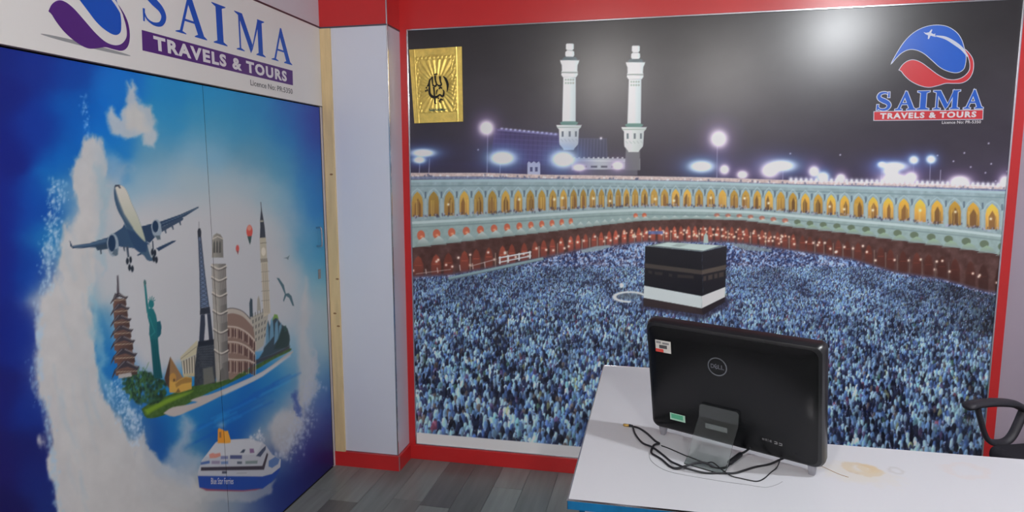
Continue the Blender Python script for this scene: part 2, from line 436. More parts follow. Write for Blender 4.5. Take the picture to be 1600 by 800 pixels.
    cv.poly([Q(324, 458), Q(420, 438), Q(694, 457), Q(583, 484)], (96, 110, 108), 1.2)
    cv.poly([Q(358, 455), Q(425, 441), Q(668, 455), Q(590, 479)], (168, 184, 180), 1.2)
    cv.poly([Q(470, 447), Q(520, 450), Q(480, 462), Q(440, 458)], (120, 136, 132), 1.5, .6)
    cv.poly([Q(319, 538), Q(582, 570), Q(583, 590), Q(319, 558)], (60, 54, 50), 1.4)
    cv.poly([Q(582, 570), Q(695, 544), Q(694, 566), Q(583, 590)], (74, 66, 60), 1.4)
    for (x0, x1, yy) in [(335, 352, 570), (365, 400, 576), (430, 445, 584), (470, 545, 590)]:
        cv.poly([Q(x0, yy), Q(x1, yy+4), Q(x1, yy+18), Q(x0, yy+14)], (50, 44, 42), 1.4, .8)
    for (x0, x1) in [(590, 603), (612, 632), (640, 655), (662, 684)]:
        cv.poly([Q(x0, 600-(x0-583)*.23), Q(x1, 600-(x1-583)*.23), Q(x1, 622-(x1-583)*.23), Q(x0, 622-(x0-583)*.23)], (66, 58, 52), 1.4, .85)
    cv.poly([Q(315, 641), Q(582, 690), Q(582, 747), Q(313, 698)], (182, 196, 194), 1.2)
    cv.poly([Q(582, 690), Q(692, 647), Q(690, 694), Q(582, 747)], (198, 208, 206), 1.2)
    cv.poly([Q(313, 698), Q(582, 747), Q(590, 776), Q(313, 735)], (52, 42, 42), 1.5, .9)
    cv.poly([Q(582, 747), Q(690, 694), Q(690, 716), Q(590, 776)], (38, 32, 36), 1.5, .9)
    # ---- white paper margin below the picture
    m = sstep(-.8, .8, Y-lw)[..., None]
    cv.c[:] = cv.c*(1-m)+np.array([196, 196, 202])*m
def paint_travel(cv):
    """travel collage: blue splash ring, jet, landmarks on an island, white ferry"""
    rng = np.random.default_rng(21)
    X, Y = cv.px, cv.py
    W = (160, 158, 158)
    ctrl = [  # measured base colours of sheet and sea (without the pictures on it)
        (0, 75, 15, 36, 122), (0, 150, 16, 32, 120), (0, 230, 16, 30, 122), (0, 320, 18, 34, 130), (0, 420, 20, 34, 128), (0, 520, 18, 30, 120), (0, 620, 22, 26, 104), (0, 720, 26, 22, 90), (0, 800, 22, 20, 80), (-60, 400, 16, 28, 112), (-60, 700, 22, 22, 84), (-60, 150, 14, 30, 112), (-120, 900, 20, 20, 80),
        (60, 95, 18, 46, 138), (60, 200, 14, 52, 150), (60, 320, 10, 70, 165), (55, 420, 10, 62, 156), (40, 520, 18, 44, 136), (60, 640, 18, 44, 132), (72, 740, 22, 36, 110), (90, 800, 24, 40, 110), (50, 700, 22, 28, 98),
        (120, 110, 14, 66, 160), (120, 180, 6, 88, 180), (110, 250, 6, 98, 186), (105, 300, 10, 110, 190), (90, 380, 24, 118, 186),
        (180, 120, 18, 96, 178), (190, 140, 16, 104, 182), (175, 230, 20, 110, 180), (160, 190, 8, 100, 186),
        (260, 140, 28, 122, 178), (250, 190, 44, 130, 176), (240, 240, 90, 142, 170), (250, 280, 122, 148, 162), (270, 330, 146, 154, 160),
        (330, 150, 34, 128, 178), (330, 190, 60, 136, 172), (320, 240, 104, 144, 164), (300, 290, 134, 152, 160), (330, 320, 146, 156, 160),
        (400, 165, 36, 122, 172), (400, 200, 52, 132, 172), (400, 240, 92, 142, 166), (390, 290, 134, 152, 160), (380, 340, 152, 156, 158),
        (450, 180, 36, 96, 162), (450, 215, 34, 116, 170), (440, 260, 72, 138, 168), (440, 310, 122, 150, 160), (430, 360, 150, 156, 158),
        (490, 180, 44, 58, 140), (498, 215, 40, 62, 144), (492, 260, 26, 88, 160), (500, 300, 22, 92, 164), (480, 300, 40, 124, 172), (495, 340, 18, 104, 170), (490, 380, 40, 124, 170), (503, 400, 36, 122, 166), (470, 360, 124, 148, 158), (480, 410, 110, 146, 158), (500, 440, 92, 140, 156), (495, 480, 126, 148, 156),
        (300, 380, 154, 156, 158), (360, 400, 156, 156, 158), (440, 430, 156, 157, 158), (280, 450, 154, 154, 157), (240, 420, 152, 154, 158), (300, 500, 152, 152, 154), (250, 480, 150, 150, 154), (470, 480, 150, 154, 157), (460, 530, 146, 152, 156), (155, 450, 130, 148, 156), (150, 400, 152, 154, 156), (170, 420, 150, 152, 156), (225, 520, 150, 150, 152),
        (130, 300, 158, 156, 154), (140, 360, 160, 158, 156), (110, 420, 156, 158, 158), (90, 480, 150, 156, 160), (100, 540, 156, 158, 160), (110, 620, 158, 158, 160), (130, 700, 158, 158, 158), (150, 780, 156, 156, 156), (220, 760, 156, 156, 156), (280, 790, 152, 152, 152), (190, 700, 158, 158, 158), (300, 760, 146, 148, 148), (360, 790, 120, 130, 140), (400, 790, 90, 110, 140), (150, 640, 154, 158, 160),
        (150, 520, 70, 130, 166), (160, 550, 12, 98, 168), (170, 580, 10, 90, 164), (150, 580, 50, 120, 166), (172, 620, 20, 100, 168), (185, 640, 60, 110, 150), (200, 690, 90, 130, 156), (205, 650, 40, 100, 156),
        (240, 670, 14, 70, 140), (250, 690, 14, 62, 134), (262, 712, 20, 76, 142), (275, 660, 16, 106, 168), (290, 640, 30, 118, 170), (290, 690, 70, 130, 160), (320, 640, 18, 104, 168), (330, 670, 16, 80, 152), (360, 650, 10, 76, 154), (380, 620, 10, 92, 164), (400, 640, 14, 84, 156), (340, 620, 40, 122, 172), (420, 590, 10, 100, 168), (440, 600, 20, 110, 168), (440, 570, 60, 132, 168), (455, 550, 100, 144, 164),
        (470, 570, 132, 150, 158), (480, 610, 150, 152, 158), (470, 640, 150, 152, 154), (450, 660, 152, 152, 152), (425, 650, 100, 130, 150), (430, 690, 146, 148, 150), (490, 580, 90, 130, 156), (497, 550, 120, 146, 158), (505, 590, 30, 96, 160), (510, 620, 26, 72, 146), (500, 640, 34, 62, 132), (490, 670, 36, 48, 118), (470, 700, 34, 44, 116), (515, 680, 30, 32, 96), (520, 720, 24, 20, 70), (480, 740, 28, 26, 86), (450, 770, 28, 34, 100), (430, 740, 34, 70, 130), (420, 790, 26, 46, 112), (505, 520, 124, 146, 156), (440, 720, 60, 90, 136)]
    ctrl = [(x, y, r*f, g*f, b_*f) for (x, y, r, g, b_) in ctrl for f in [(.80 if b_ > 1.7*r and x < 130 else (.9 if b_ > 1.7*r else 1.0))]]
    # slightly wandering lookup so that the blends are not mechanical
    keepx, keepy = cv.px, cv.py
    wob = 9.0
    cv.px = keepx+wob*(fbm(X*.03, Y*.03, 4, 61)-.5)*2; cv.py = keepy+wob*(fbm(X*.03, Y*.03, 4, 67)-.5)*2
    cv.field(ctrl, 22.0)
    cv.px, cv.py = keepx, keepy
    cv.poly([(172, 350), (220, 322), (300, 318), (360, 318), (410, 340), (446, 390), (462, 440), (456, 500), (410, 540), (330, 570), (260, 580), (215, 580), (196, 540), (182, 480), (172, 420)], (156, 157, 159), 46, .95)
    cv.poly([(150, 330), (185, 320), (200, 400), (190, 460), (160, 470), (148, 420)], (152, 155, 158), 26, .9)
    # ---- clouds and spray
    def cloud(pts, col, soft, a, seed, sc=.05, amp=14, sy=1.0):
        """soft polygon with a billowing outline"""
        xs = [q[0] for q in pts]; ys = [q[1] for q in pts]
        sl = cv.box(min(xs), min(ys), max(xs), max(ys), soft+amp+4)
        if sl is None: return
        ox, oy = cv.px, cv.py
        nx = fbm(ox[sl]*sc, oy[sl]*sc*sy, 5, seed)-.5; ny = fbm(ox[sl]*sc, oy[sl]*sc*sy, 5, seed+5)-.5
        bx = ox[sl]+nx*2*amp; by = oy[sl]+ny*2*amp
        cv.px, cv.py = ox.copy(), oy.copy(); cv.px[sl] = bx; cv.py[sl] = by
        d, ins = cv.segdist(sl, pts, True)
        cv.px, cv.py = ox, oy
        cov = sstep(-.5, .5, np.where(ins, d, -d)/soft)*a
        tex = (fbm(ox[sl]*.06, oy[sl]*.05, 4, seed+9)-.5)[..., None]*11
        cv.mix(sl, cov, np.asarray(col, float)+tex)
    def spray(x0, y0, x1, y1, spread, n, col, seed, size=1.6, a=.7):
        r = np.random.default_rng(seed)
        for k in range(n):
            t = r.random(); o = r.normal()*spread
            L = math.hypot(x1-x0, y1-y0)+1e-6
            px = x0+(x1-x0)*t-(y1-y0)/L*o; py = y0+(y1-y0)*t+(x1-x0)/L*o
            s = size*r.uniform(.5, 1.5)
            cv.glow(px, py, s, s*r.uniform(.8, 2.0), col, a*r.uniform(.3, 1))
    # left white swoosh
    cloud([(118, 330), (112, 270), (122, 232), (140, 214), (152, 212), (160, 240), (166, 270), (160, 330), (150, 420), (142, 480), (150, 540), (160, 600), (175, 640), (205, 690), (240, 740), (290, 780), (300, 860), (100, 860), (84, 770), (72, 700), (68, 640), (62, 600), (58, 560), (56, 500), (66, 470), (84, 450), (92, 400), (104, 360)], (160, 159, 158), 12, .97, 71, .05, 16, .55)
    cloud([(150, 230), (175, 240), (205, 262), (190, 300), (172, 330), (160, 380), (150, 330)], (140, 152, 160), 30, .6, 72, .05, 10)
    cloud([(205, 690), (222, 672), (232, 700), (252, 722), (300, 740), (320, 770), (300, 800), (220, 780)], (158, 158, 158), 10, .9, 73, .07, 9)
    for kk in range(26):
        x0 = rng.uniform(84, 150); y0 = rng.uniform(300, 760); L = rng.uniform(30, 90)
        cv.line([(x0, y0), (x0+L*.05, y0+L*.5), (x0+L*.25, y0+L)], rng.uniform(2, 5), (126, 148, 160), 8, rng.uniform(.1, .3))
    cloud([(150, 250), (158, 330), (152, 400), (160, 430), (168, 330), (172, 290)], (122, 148, 158), 12, .55, 75)
    cloud([(140, 440), (142, 520), (154, 590), (172, 630), (160, 540), (152, 470)], (112, 150, 164), 14, .55, 76)
    spray(92, 280, 76, 400, 7, 260, (150, 168, 182), 31, 1.5, .6); spray(78, 380, 72, 460, 6, 120, (150, 170, 180), 32, 1.8, .6)
    spray(60, 470, 62, 600, 4, 90, (140, 160, 176), 33, 2.2, .6); spray(70, 620, 92, 800, 4, 110, (132, 156, 172), 34, 2.2, .55)
    spray(130, 150, 138, 216, 3, 70, (120, 150, 190), 35, 1.3, .45); spray(44, 560, 66, 640, 5, 50, (110, 140, 170), 36, 1.5, .5)
    # upper cloud puff
    cloud([(197, 150), (200, 128), (204, 140), (209, 124), (213, 146), (220, 160), (236, 168), (242, 190), (246, 212), (240, 230), (226, 226), (222, 212), (204, 214), (188, 216), (172, 206), (166, 190), (168, 172), (174, 164), (180, 176), (186, 190), (192, 170)], (158, 160, 162), 10, .88, 81, .08, 6)
    cloud([(196, 176), (210, 160), (226, 178), (232, 206), (214, 206), (200, 200)], (164, 162, 158), 14, .8, 82, .09, 6)
    # waterfall on the right
    cloud([(478, 430), (486, 470), (484, 520), (492, 560), (484, 620), (474, 660), (462, 690), (446, 712), (434, 700), (420, 690), (416, 672), (430, 650), (452, 640), (462, 610), (466, 570), (470, 520), (470, 470)], (158, 157, 157), 14, .8, 91, .05, 9, .5)
    cloud([(488, 540), (494, 600), (484, 640), (476, 620), (480, 580)], (150, 154, 160), 8, .8, 92)
    cloud([(466, 612), (470, 660), (460, 650), (458, 622)], (40, 62, 128), 8, .75, 93)
    spray(470, 650, 440, 716, 9, 240, (150, 156, 166), 41, 1.5, .6); spray(492, 590, 470, 700, 7, 160, (140, 150, 170), 42, 1.4, .5)
    # sea in the middle
    for k in range(30):
        x0 = rng.uniform(300, 460); y0 = interp(x0, [(300, 662), (360, 632), (460, 572)])+rng.uniform(0, 34)
        L = rng.uniform(20, 60)
        cv.line([(x0-L/2, y0+L*.24), (x0+L/2, y0-L*.26)], rng.uniform(1.5, 4), (40, 130, 180) if rng.random() < .5 else (6, 66, 146), 4, .3)
    cloud([(282, 640), (300, 664), (292, 700), (318, 720), (300, 760), (250, 740), (262, 716), (276, 690)], (140, 150, 160), 20, .75, 95, .05, 10)
    spray(176, 596, 210, 668, 9, 300, (150, 172, 188), 45, 1.4, .55); spray(206, 640, 214, 700, 7, 140, (156, 170, 182), 46, 1.6, .6)
    # ---- jet
    k = .2; A = lambda *q: [(90+x*k, 270+y*k) for x, y in q]
    dk, md = (34, 52, 74), (62, 84, 104)
    cv.poly(A((620, 640), (660, 622), (664, 634), (626, 650)), dk, 1.2)
    cv.poly(A((770, 590), (900, 530), (924, 530), (916, 540), (790, 612)), dk, 1.2)
    cv.poly(A((100, 575), (92, 530), (100, 535), (114, 572), (240, 552), (390, 505), (505, 430), (520, 400), (560, 470), (600, 590), (470, 575), (300, 582), (120, 592)), dk, 1.1, 1, (44, 66, 90), 'x')
    cv.poly(A((120, 574), (250, 552), (380, 515), (380, 540), (250, 570), (130, 583)), (74, 96, 116), 1.5, .6)
    cv.poly(A((292, 574), (400, 548), (404, 592), (310, 606)), (40, 56, 72), 1.2); cv.poly(A((330, 600), (342, 604), (345, 636), (336, 634)), (52, 64, 76), 1)
    cv.poly(A((650, 420), (740, 396), (800, 382), (960, 325), (1098, 264), (1104, 272), (1000, 338), (820, 420), (790, 470), (720, 548), (660, 520)), dk, 1.1)
    cv.poly(A((805, 430), (970, 345), (984, 358), (975, 372), (815, 462)), (46, 60, 78), 1.2)
    cv.line(A((800, 404), (960, 338), (1090, 276)), 1, (96, 112, 124), 1, .7)
    for x, y in ((840, 455), (896, 425), (954, 392)): cv.poly(A((x-8, y-6), (x+8, y-10), (x+12, y+18), (x+4, y+20)), (60, 72, 86), 1)
    # fuselage
    body = A(*curve([(442, 120), (440, 170), (452, 240), (478, 310), (512, 372), (540, 440), (566, 520), (600, 590), (650, 630), (676, 650), (700, 682), (736, 690), (756, 670), (752, 620), (722, 560), (690, 530), (664, 450), (626, 340), (580, 240), (545, 150), (515, 108), (480, 94), (452, 98), (442, 120)], 4))
    cv.poly(body, (52, 74, 94), 1.2)
    cv.poly(A(*curve([(450, 120), (462, 200), (492, 290), (530, 372), (585, 430), (640, 500), (686, 540), (664, 450), (626, 340), (580, 240), (545, 150), (515, 108), (480, 96), (452, 104)], 4)), (170, 166, 158), 1.6, 1, (140, 146, 128))
    cv.poly(A((452, 130), (480, 220), (520, 320), (590, 430), (560, 440), (510, 360), (470, 290), (446, 190)), (48, 70, 92), 2.5, .8)
    cv.poly(A((442, 112), (450, 96), (480, 94), (496, 118), (486, 122), (470, 108), (452, 112)), (44, 50, 62), 1.1)
    cv.poly(A((540, 440), (600, 460), (660, 520), (706, 560), (690, 620), (640, 620), (600, 590), (566, 520)), (36, 58, 84), 2)
    cv.poly(A((700, 560), (740, 560), (752, 620), (756, 670), (730, 660), (712, 610)), (150, 152, 152), 1.5, .9)
    # engines
    for ex, ey, rx, ry, tilt in ((430, 560, 38, 82, 0), (770, 430, 32, 62, 0)):
        cv.poly(A(*[(ex+(rx+8)*math.cos(t)+(6 if math.sin(t) > 0 else 0), ey+(ry+5)*math.sin(t)+(8 if math.sin(t) > 0 else 0)) for t in np.linspace(0, 6.283, 22)[:-1]]), (120, 132, 142), 1.2)
        cv.poly(A(*[(ex-6+(rx-8)*math.cos(t), ey-10+(ry-16)*math.sin(t)) for t in np.linspace(0, 6.283, 20)[:-1]]), (24, 44, 68), 1.2)
    cv.poly(A((440, 600), (470, 590), (472, 640), (455, 650), (425, 635)), (74, 88, 100), 1.5); cv.poly(A((760, 490), (800, 490), (806, 520), (780, 524)), (70, 84, 92), 1.5)
    # landing gear
    for pts in (((510, 575), (525, 575), (528, 612), (518, 612)), ((534, 575), (552, 575), (562, 660), (546, 660)), ((738, 530), (748, 530), (752, 600), (742, 600))): cv.poly(A(*pts), (56, 66, 78), 1)
    for (x, y) in ((545, 690), (570, 680), (562, 740), (584, 750), (740, 620), (760, 625), (752, 670), (772, 680)): cv.ell(90+x*k, 270+y*k, 2.2, 5.2, (26, 34, 44), 1)
    # ---- island: trees, grass, beach (crop 140,420 at .3)
    k2 = .3; B = lambda *q: [(140+x*k2, 420+y*k2) for x, y in q]
    # far glass towers & green hill on the right
    cv.poly(B((905, 430), (920, 300), (930, 270), (938, 300), (960, 250), (972, 240), (985, 270), (1000, 290), (1030, 310), (1042, 350), (1040, 400), (960, 440), (880, 470)), (44, 58, 66), 2)
    for x0, y0 in ((925, 300), (950, 270), (975, 285), (995, 300)): cv.poly(B((x0-8, y0), (x0+4, y0-20), (x0+10, y0+80), (x0-14, y0+110)), (90, 128, 150), 1.6, .85)
    cv.poly(B((952, 270), (962, 236), (978, 240), (984, 262), (968, 256)), (98, 128, 62), 1.5)
    cv.poly(B((1000, 310), (1030, 320), (1042, 370), (1030, 410), (960, 420), (980, 370)), (34, 50, 48), 3)
    cv.poly(B((1010, 300), (1022, 296), (1030, 320), (1016, 330)), (40, 64, 60), 2)
    cv.poly(B((880, 360), (920, 330), (918, 390), (900, 425), (870, 432)), (132, 142, 150), 2)
    # grass slope
    cv.poly(B(*curve([(270, 730), (330, 690), (420, 655), (540, 610), (700, 575), (860, 505), (950, 455), (1040, 415), (1042, 430), (960, 470), (860, 530), (720, 600), (600, 655), (480, 720), (380, 765), (300, 778), (270, 730)], 3)), (54, 78, 36), 1.8, 1, None, 'y', 12)
    cv.poly(B((285, 735), (420, 668), (540, 635), (520, 652), (400, 705), (300, 760)), (100, 128, 36), 4, .85)
    cv.poly(B((850, 480), (960, 440), (1042, 400), (1042, 416), (950, 460), (840, 512)), (48, 44, 48), 2.5, .9)
    cv.poly(B(*curve([(385, 752), (430, 722), (510, 708), (560, 694), (524, 686), (580, 664), (640, 650), (760, 600), (900, 535), (1040, 436), (1046, 448), (900, 560), (780, 620), (680, 665), (600, 705), (520, 740), (440, 770), (385, 752)], 3)), (150, 142, 138), 2.0)
    cv.poly(B((690, 640), (900, 540), (1046, 446), (1046, 456), (900, 562), (700, 660)), (160, 166, 172), 3, .6)
    # trees left
    for i in range(330):
        t = rng.random(); x = 190+t*200+rng.normal()*14; y = interp(x, [(170, 560), (230, 540), (300, 540), (390, 590)])+rng.random()**1.2*interp(x, [(170, 60), (260, 180), (330, 150), (400, 60)])
        c = [(30, 56, 38), (42, 76, 48), (24, 42, 34), (58, 88, 52)][int(rng.integers(4))]
        cv.ell(140+x*k2, 420+y*k2, rng.uniform(1.2, 3.2), rng.uniform(1.5, 3.6), np.array(c)*.85, 2.4, .75)
    for i in range(60):
        x = rng.uniform(200, 300); y = rng.uniform(520, 700)
        cv.line(B((x, y), (x+rng.uniform(-20, 20), y-rng.uniform(10, 40))), 1.1, (66, 104, 60), 1.2, .6)
    # ---- pagoda
    roofs = [(148, 128, 110, 200, 30), (160, 182, 110, 208, 34), (160, 240, 110, 218, 34), (166, 295, 110, 226, 36), (172, 350, 112, 236, 38), (178, 415, 112, 246, 44), (190, 480, 118, 258, 50)]
    cv.poly(B((142, 35), (150, 35), (156, 130), (142, 130)), (70, 66, 72), 1)
    cv.poly(B((122, 180), (188, 180), (240, 545), (148, 555)), (88, 66, 58), 1.2)
    for i, (cx, y, xl_, xr_, h) in enumerate(roofs):
        ny = roofs[i+1][1] if i < 6 else 545
        cv.poly(B((xl_+14, y+h*.9), (xr_-12, y+h*.9), (xr_-8, ny+6), (xl_+18, ny+12)), (92, 66, 56), 1.2, 1, (58, 44, 42), 'x')
        cv.line(B((xl_+16, y+h+8), (xr_-12, y+h+2)), 1.6, (148, 136, 116), 1.2, .7)
        cv.poly(B((cx-16, y), (cx+10, y-2), (xr_-20, y+h*.5), (xr_+2, y+h*.55), (xr_-8, y+h*.98), (cx+8, y+h*.6), (xl_+26, y+h*.9), (xl_-2, y+h*1.9), (xl_, y+h*1.6), (xl_+12, y+h*.9)), (50, 46, 52), 1.1)
        cv.line(B((cx-10, y+4), (xl_+16, y+h)), 1.2, (120, 116, 116), 1.2, .6)
        cv.line(B((cx+6, y+4), (xr_-10, y+h*.6)), 1.4, (128, 124, 122), 1.2, .7)
    cv.poly(B((150, 550), (215, 540), (222, 560), (150, 572)), (140, 136, 132), 1.5)
    # ---- statue with torch
    tl, tl2 = (28, 92, 96), (18, 64, 70)
    cv.poly(B((281, 70), (284, 56), (292, 60), (296, 76), (290, 90), (284, 88)), (52, 84, 84), 1)
    cv.poly(B((284, 86), (294, 86), (304, 180), (310, 210), (298, 230), (292, 180)), tl, 1.1)
    cv.ell(140+321*k2, 420+184*k2, 4.4, 6.2, tl, 1.1)
    for dx, dy in ((-14, -22), (-6, -32), (4, -36), (14, -30), (20, -18)): cv.line(B((321+dx*.4, 172), (321+dx, 180+dy)), 1.0, tl, 1)
    cv.poly(B((300, 215), (316, 204), (332, 208), (346, 240), (352, 275), (368, 272), (374, 300), (372, 340), (356, 360), (362, 440), (372, 510), (380, 570), (336, 572), (328, 480), (320, 390), (310, 340), (312, 290), (302, 250)), tl, 1.1, 1, tl2, 'y')
    cv.poly(B((352, 280), (370, 276), (374, 310), (366, 350), (352, 350)), (22, 72, 84), 1.2)
    for x0 in (326, 336, 346, 356): cv.line(B((x0-8, 370), (x0+8, 560)), 1.1, (14, 56, 62), 1.2, .7)
    cv.line(B((312, 250), (340, 330), (318, 350)), 1.3, (52, 120, 118), 1.4, .6)
    # ---- pyramid and sphinx
    cv.poly(B((390, 570), (420, 458), (488, 570), (480, 600), (410, 620)), (120, 92, 62), 1.2)
    cv.poly(B((390, 572), (420, 458), (416, 560), (412, 620), (400, 600)), (62, 46, 40), 1.4)
    cv.poly(B((415, 640), (418, 560), (436, 556), (448, 590), (470, 575), (500, 560), (532, 566), (532, 626), (470, 645), (420, 645)), (164, 128, 60), 1.4)
    cv.ell(140+434*k2, 420+566*k2, 5, 7, (150, 112, 56), 1.4)
    cv.poly(B((446, 600), (470, 580), (500, 566), (532, 570), (532, 590), (480, 600), (452, 618)), (120, 90, 48), 2, .8); cv.poly(B((448, 645), (462, 622), (474, 642)), (88, 64, 40), 1.5, .8); cv.ell(140+440*k2, 420+580*k2, 1.6, 2.4, (80, 58, 40), 1.3)
    # ---- temple with columns
    cv.poly(B((472, 460), (560, 372), (566, 400), (566, 440), (476, 482)), (156, 150, 126), 1.3)
    cv.line(B((474, 470), (562, 402)), 1, (104, 98, 84), 1, .8)
    cv.poly(B((478, 484), (562, 444), (562, 548), (488, 552)), (88, 84, 76), 1.2)
    for i in range(6): cv.line(B((484+i*14, 484-i*6.5), (490+i*13, 552)), 2.2, (160, 154, 136), 1.1)
    cv.poly(B((485, 548), (562, 540), (562, 560), (488, 562)), (150, 140, 112), 1.3)
    # ---- castle-like blocks by the clock tower
    cv.poly(B((820, 262), (905, 222), (930, 240), (918, 330), (905, 400), (862, 432), (850, 300)), (140, 136, 124), 1.4)
    for i in range(5):
        for j in range(4): cv.poly(B((848+i*16, 268+j*34-i*8), (854+i*16, 265+j*34-i*8), (854+i*15, 283+j*34-i*8), (848+i*15, 286+j*34-i*8)), (84, 84, 82), 1)
    for i in range(7): cv.line(B((824+i*13, 264-i*6), (824+i*13, 246-i*6)), 1.5, (104, 104, 98), 1)
    cv.poly(B((834, 250), (832, 180), (838, 152), (848, 160), (850, 250)), (48, 62, 70), 1.4)
    cv.poly(B((872, 220), (874, 160), (880, 140), (886, 160), (892, 215)), (132, 128, 116), 1.4)
    # ---- round arena
    cv.poly(B(*curve([(716, 214), (745, 208), (790, 222), (830, 258), (852, 310), (860, 370), (862, 440), (850, 500), (780, 545), (724, 572), (716, 400)], 4)), (112, 92, 82), 1.3)
    cv.poly(B(*curve([(716, 208), (750, 206), (795, 222), (832, 258), (850, 300), (800, 250), (750, 232), (716, 236)], 4)), (150, 142, 132), 1.4)
    cv.line(B(*curve([(716, 208), (752, 206), (798, 222), (836, 260)], 4)), 1.2, (70, 66, 66), 1.2)
    for lev, (ya, yb, yc) in enumerate(((300, 306, 352), (380, 384, 420), (470, 474, 470))):
        pts = curve([(718, ya), (770, yb), (820, (yb+yc)/2+4), (858, yc+20)], 5)
        cv.line(B(*pts), 2.2, (160, 148, 136), 1.3)
        for t in np.linspace(0, 1, 11):
            i = int(t*(len(pts)-1)); x, y = pts[i]
            hgt = 58 if lev < 2 else 70
            cv.poly(B((x-4, y+14), (x, y+8), (x+4, y+14), (x+4, y+hgt-6), (x-4, y+hgt-6)), (66, 44, 42), 1.1, .9)
            cv.line(B((x+7, y+8), (x+7, y+hgt)), 1.1, (164, 148, 134), 1, .75)
    # ---- lattice tower
    ei, ei2 = (50, 58, 72), (96, 110, 124)
    k4 = .375; Cc = lambda *q: [(250+x*k4, 200+y*k4) for x, y in q]
    cv.line(Cc((162, 392), (163, 425)), 1, (90, 90, 96), 1, .7)
    cv.poly(Cc((156, 430), (160, 418), (168, 418), (172, 432), (171, 460), (158, 460)), (40, 44, 52), 1.1)
    cv.poly(Cc((160, 455), (170, 455), (184, 600), (204, 745), (168, 750), (166, 600)), (84, 98, 120), 1.2)
    for i in range(16):
        y0 = 470+i*17.5; wl = 161+(y0-455)*.02+2; wr = 170+(y0-455)*.115-1
        cv.line(Cc((wl, y0), (wr, y0+16)), 1.1, ei, 1, .85); cv.line(Cc((wr, y0), (wl, y0+16)), 1.1, ei, 1, .85)
    cv.line(Cc((160, 455), (166, 600), (169, 750)), 1.5, ei, 1); cv.line(Cc((170, 455), (185, 600), (204, 748)), 1.5, ei, 1)
    cv.poly(B((576, 205), (626, 198), (630, 232), (574, 240)), (38, 42, 50), 1.2)
    cv.poly(B((578, 240), (600, 238), (602, 290), (596, 375), (570, 380)), (44, 50, 62), 1.2); cv.poly(B((612, 236), (630, 232), (644, 370), (622, 374)), (44, 50, 62), 1.2)
    cv.poly(B((566, 378), (650, 366), (652, 395), (562, 410)), (30, 34, 42), 1.2)
    cv.poly(B((560, 408), (654, 392), (668, 500), (654, 596), (600, 600), (545, 612), (548, 520)), (46, 50, 56), 1.4, 1, None, 'y', 10)
    cv.poly(B((590, 520), (640, 510), (652, 590), (594, 606)), (92, 92, 84), 2.5, .85)
    for i in range(12):
        cv.line(B((562+i*3, 410+i*12), (650-i*2, 400+i*14)), 1, (78, 84, 92), 1, .5)
    # ---- leaning tower
    Lx = lambda y: 636+(y-0)*.045; Rx = lambda y: 708+(y-0)*.025
    cv.poly(Cc((218, 470), (222, 448), (236, 438), (252, 444), (262, 460), (264, 540), (216, 540)), (130, 126, 116), 1.2, 1, (96, 94, 90), 'x')
    for x in (226, 238, 250): cv.poly(Cc((x-3, 478), (x, 468), (x+3, 478), (x+4, 520), (x-4, 520)), (66, 66, 64), 1)
    cv.line(Cc((220, 462), (240, 452), (262, 462)), 1.4, (168, 162, 150), 1.2)
    cv.poly(B((636, -26), (710, -26), (724, 575), (660, 592), (648, 400)), (132, 128, 120), 1.2, 1, (78, 76, 74), 'x')
    cv.poly(B((640, -20), (668, -20), (690, 580), (664, 588)), (150, 146, 136), 5, .6)
    for i, yy in enumerate((-22, 34, 90, 118+20, 212, 300, 318, 410)):
        pass
    for i, yy in enumerate((-20, 40, 122, 214, 312, 420)):
        xl_, xr_ = 634+yy*.04, 712+yy*.022
        cv.line(B(*curve([(xl_, yy), ((xl_+xr_)/2, yy+20), (xr_, yy+4)], 5)), 2.0, (168, 162, 152), 1.2)
        cv.line(B(*curve([(xl_, yy+9), ((xl_+xr_)/2, yy+29), (xr_, yy+13)], 5)), 1.6, (70, 66, 64), 1.4, .85)
        for t in np.linspace(.06, .94, 9):
            x = xl_+(xr_-xl_)*t; yo = yy+22-abs(t-.5)*24
            cv.line(B((x, yo+8), (x+2, yo+48)), 1.0, (96, 92, 88), 1.1, .7); cv.line(B((x+3, yo+8), (x+5, yo+48)), .9, (170, 164, 156), 1, .45)
    cv.poly(B((676, 585), (680, 530), (692, 515), (702, 530), (706, 575)), (84, 82, 78), 1.4)
    # ---- clock tower
    cv.line(Cc((420, 310), (423, 345)), 1, (60, 62, 70), 1)
    cv.poly(Cc((422, 330), (432, 385), (436, 412), (440, 460), (416, 460), (418, 410), (417, 385)), (46, 50, 58), 1.1)
    cv.poly(Cc((416, 384), (431, 384), (431, 392), (417, 392)), (126, 122, 110), 1)
    cv.poly(Cc((415, 458), (441, 456), (446, 545), (419, 548)), (150, 144, 126), 1.2)
    cv.ell(250+431*k4, 200+515*k4, 3.4, 6.6, (176, 170, 156), 1.1); cv.line(Cc((419, 480), (443, 478)), 1, (94, 90, 80), 1)
    cv.poly(Cc((418, 545), (447, 543), (449, 560), (420, 562)), (118, 112, 100), 1.1)
    cv.poly(Cc((421, 560), (448, 558), (460, 770), (432, 790)), (158, 150, 132), 1.2)
    for x in (428, 436, 443): cv.line(Cc((x, 565), (x+10, 770)), .9, (116, 110, 98), 1, .7)
    for y in (600, 640, 680, 720): cv.line(Cc((423, y), (455, y-3)), 1, (108, 102, 92), 1, .7)
    # ---- balloons and birds
    cv.ell(250+373*k4, 200+430*k4, 4.8, 9.6, (168, 66, 58), 1.2); cv.ell(250+372*k4, 200+417*k4, 3.2, 4, (176, 128, 110), 1.6, .8)
    cv.poly(Cc((364, 452), (382, 450), (378, 476), (375, 486), (371, 476)), (46, 66, 66), 1.2)
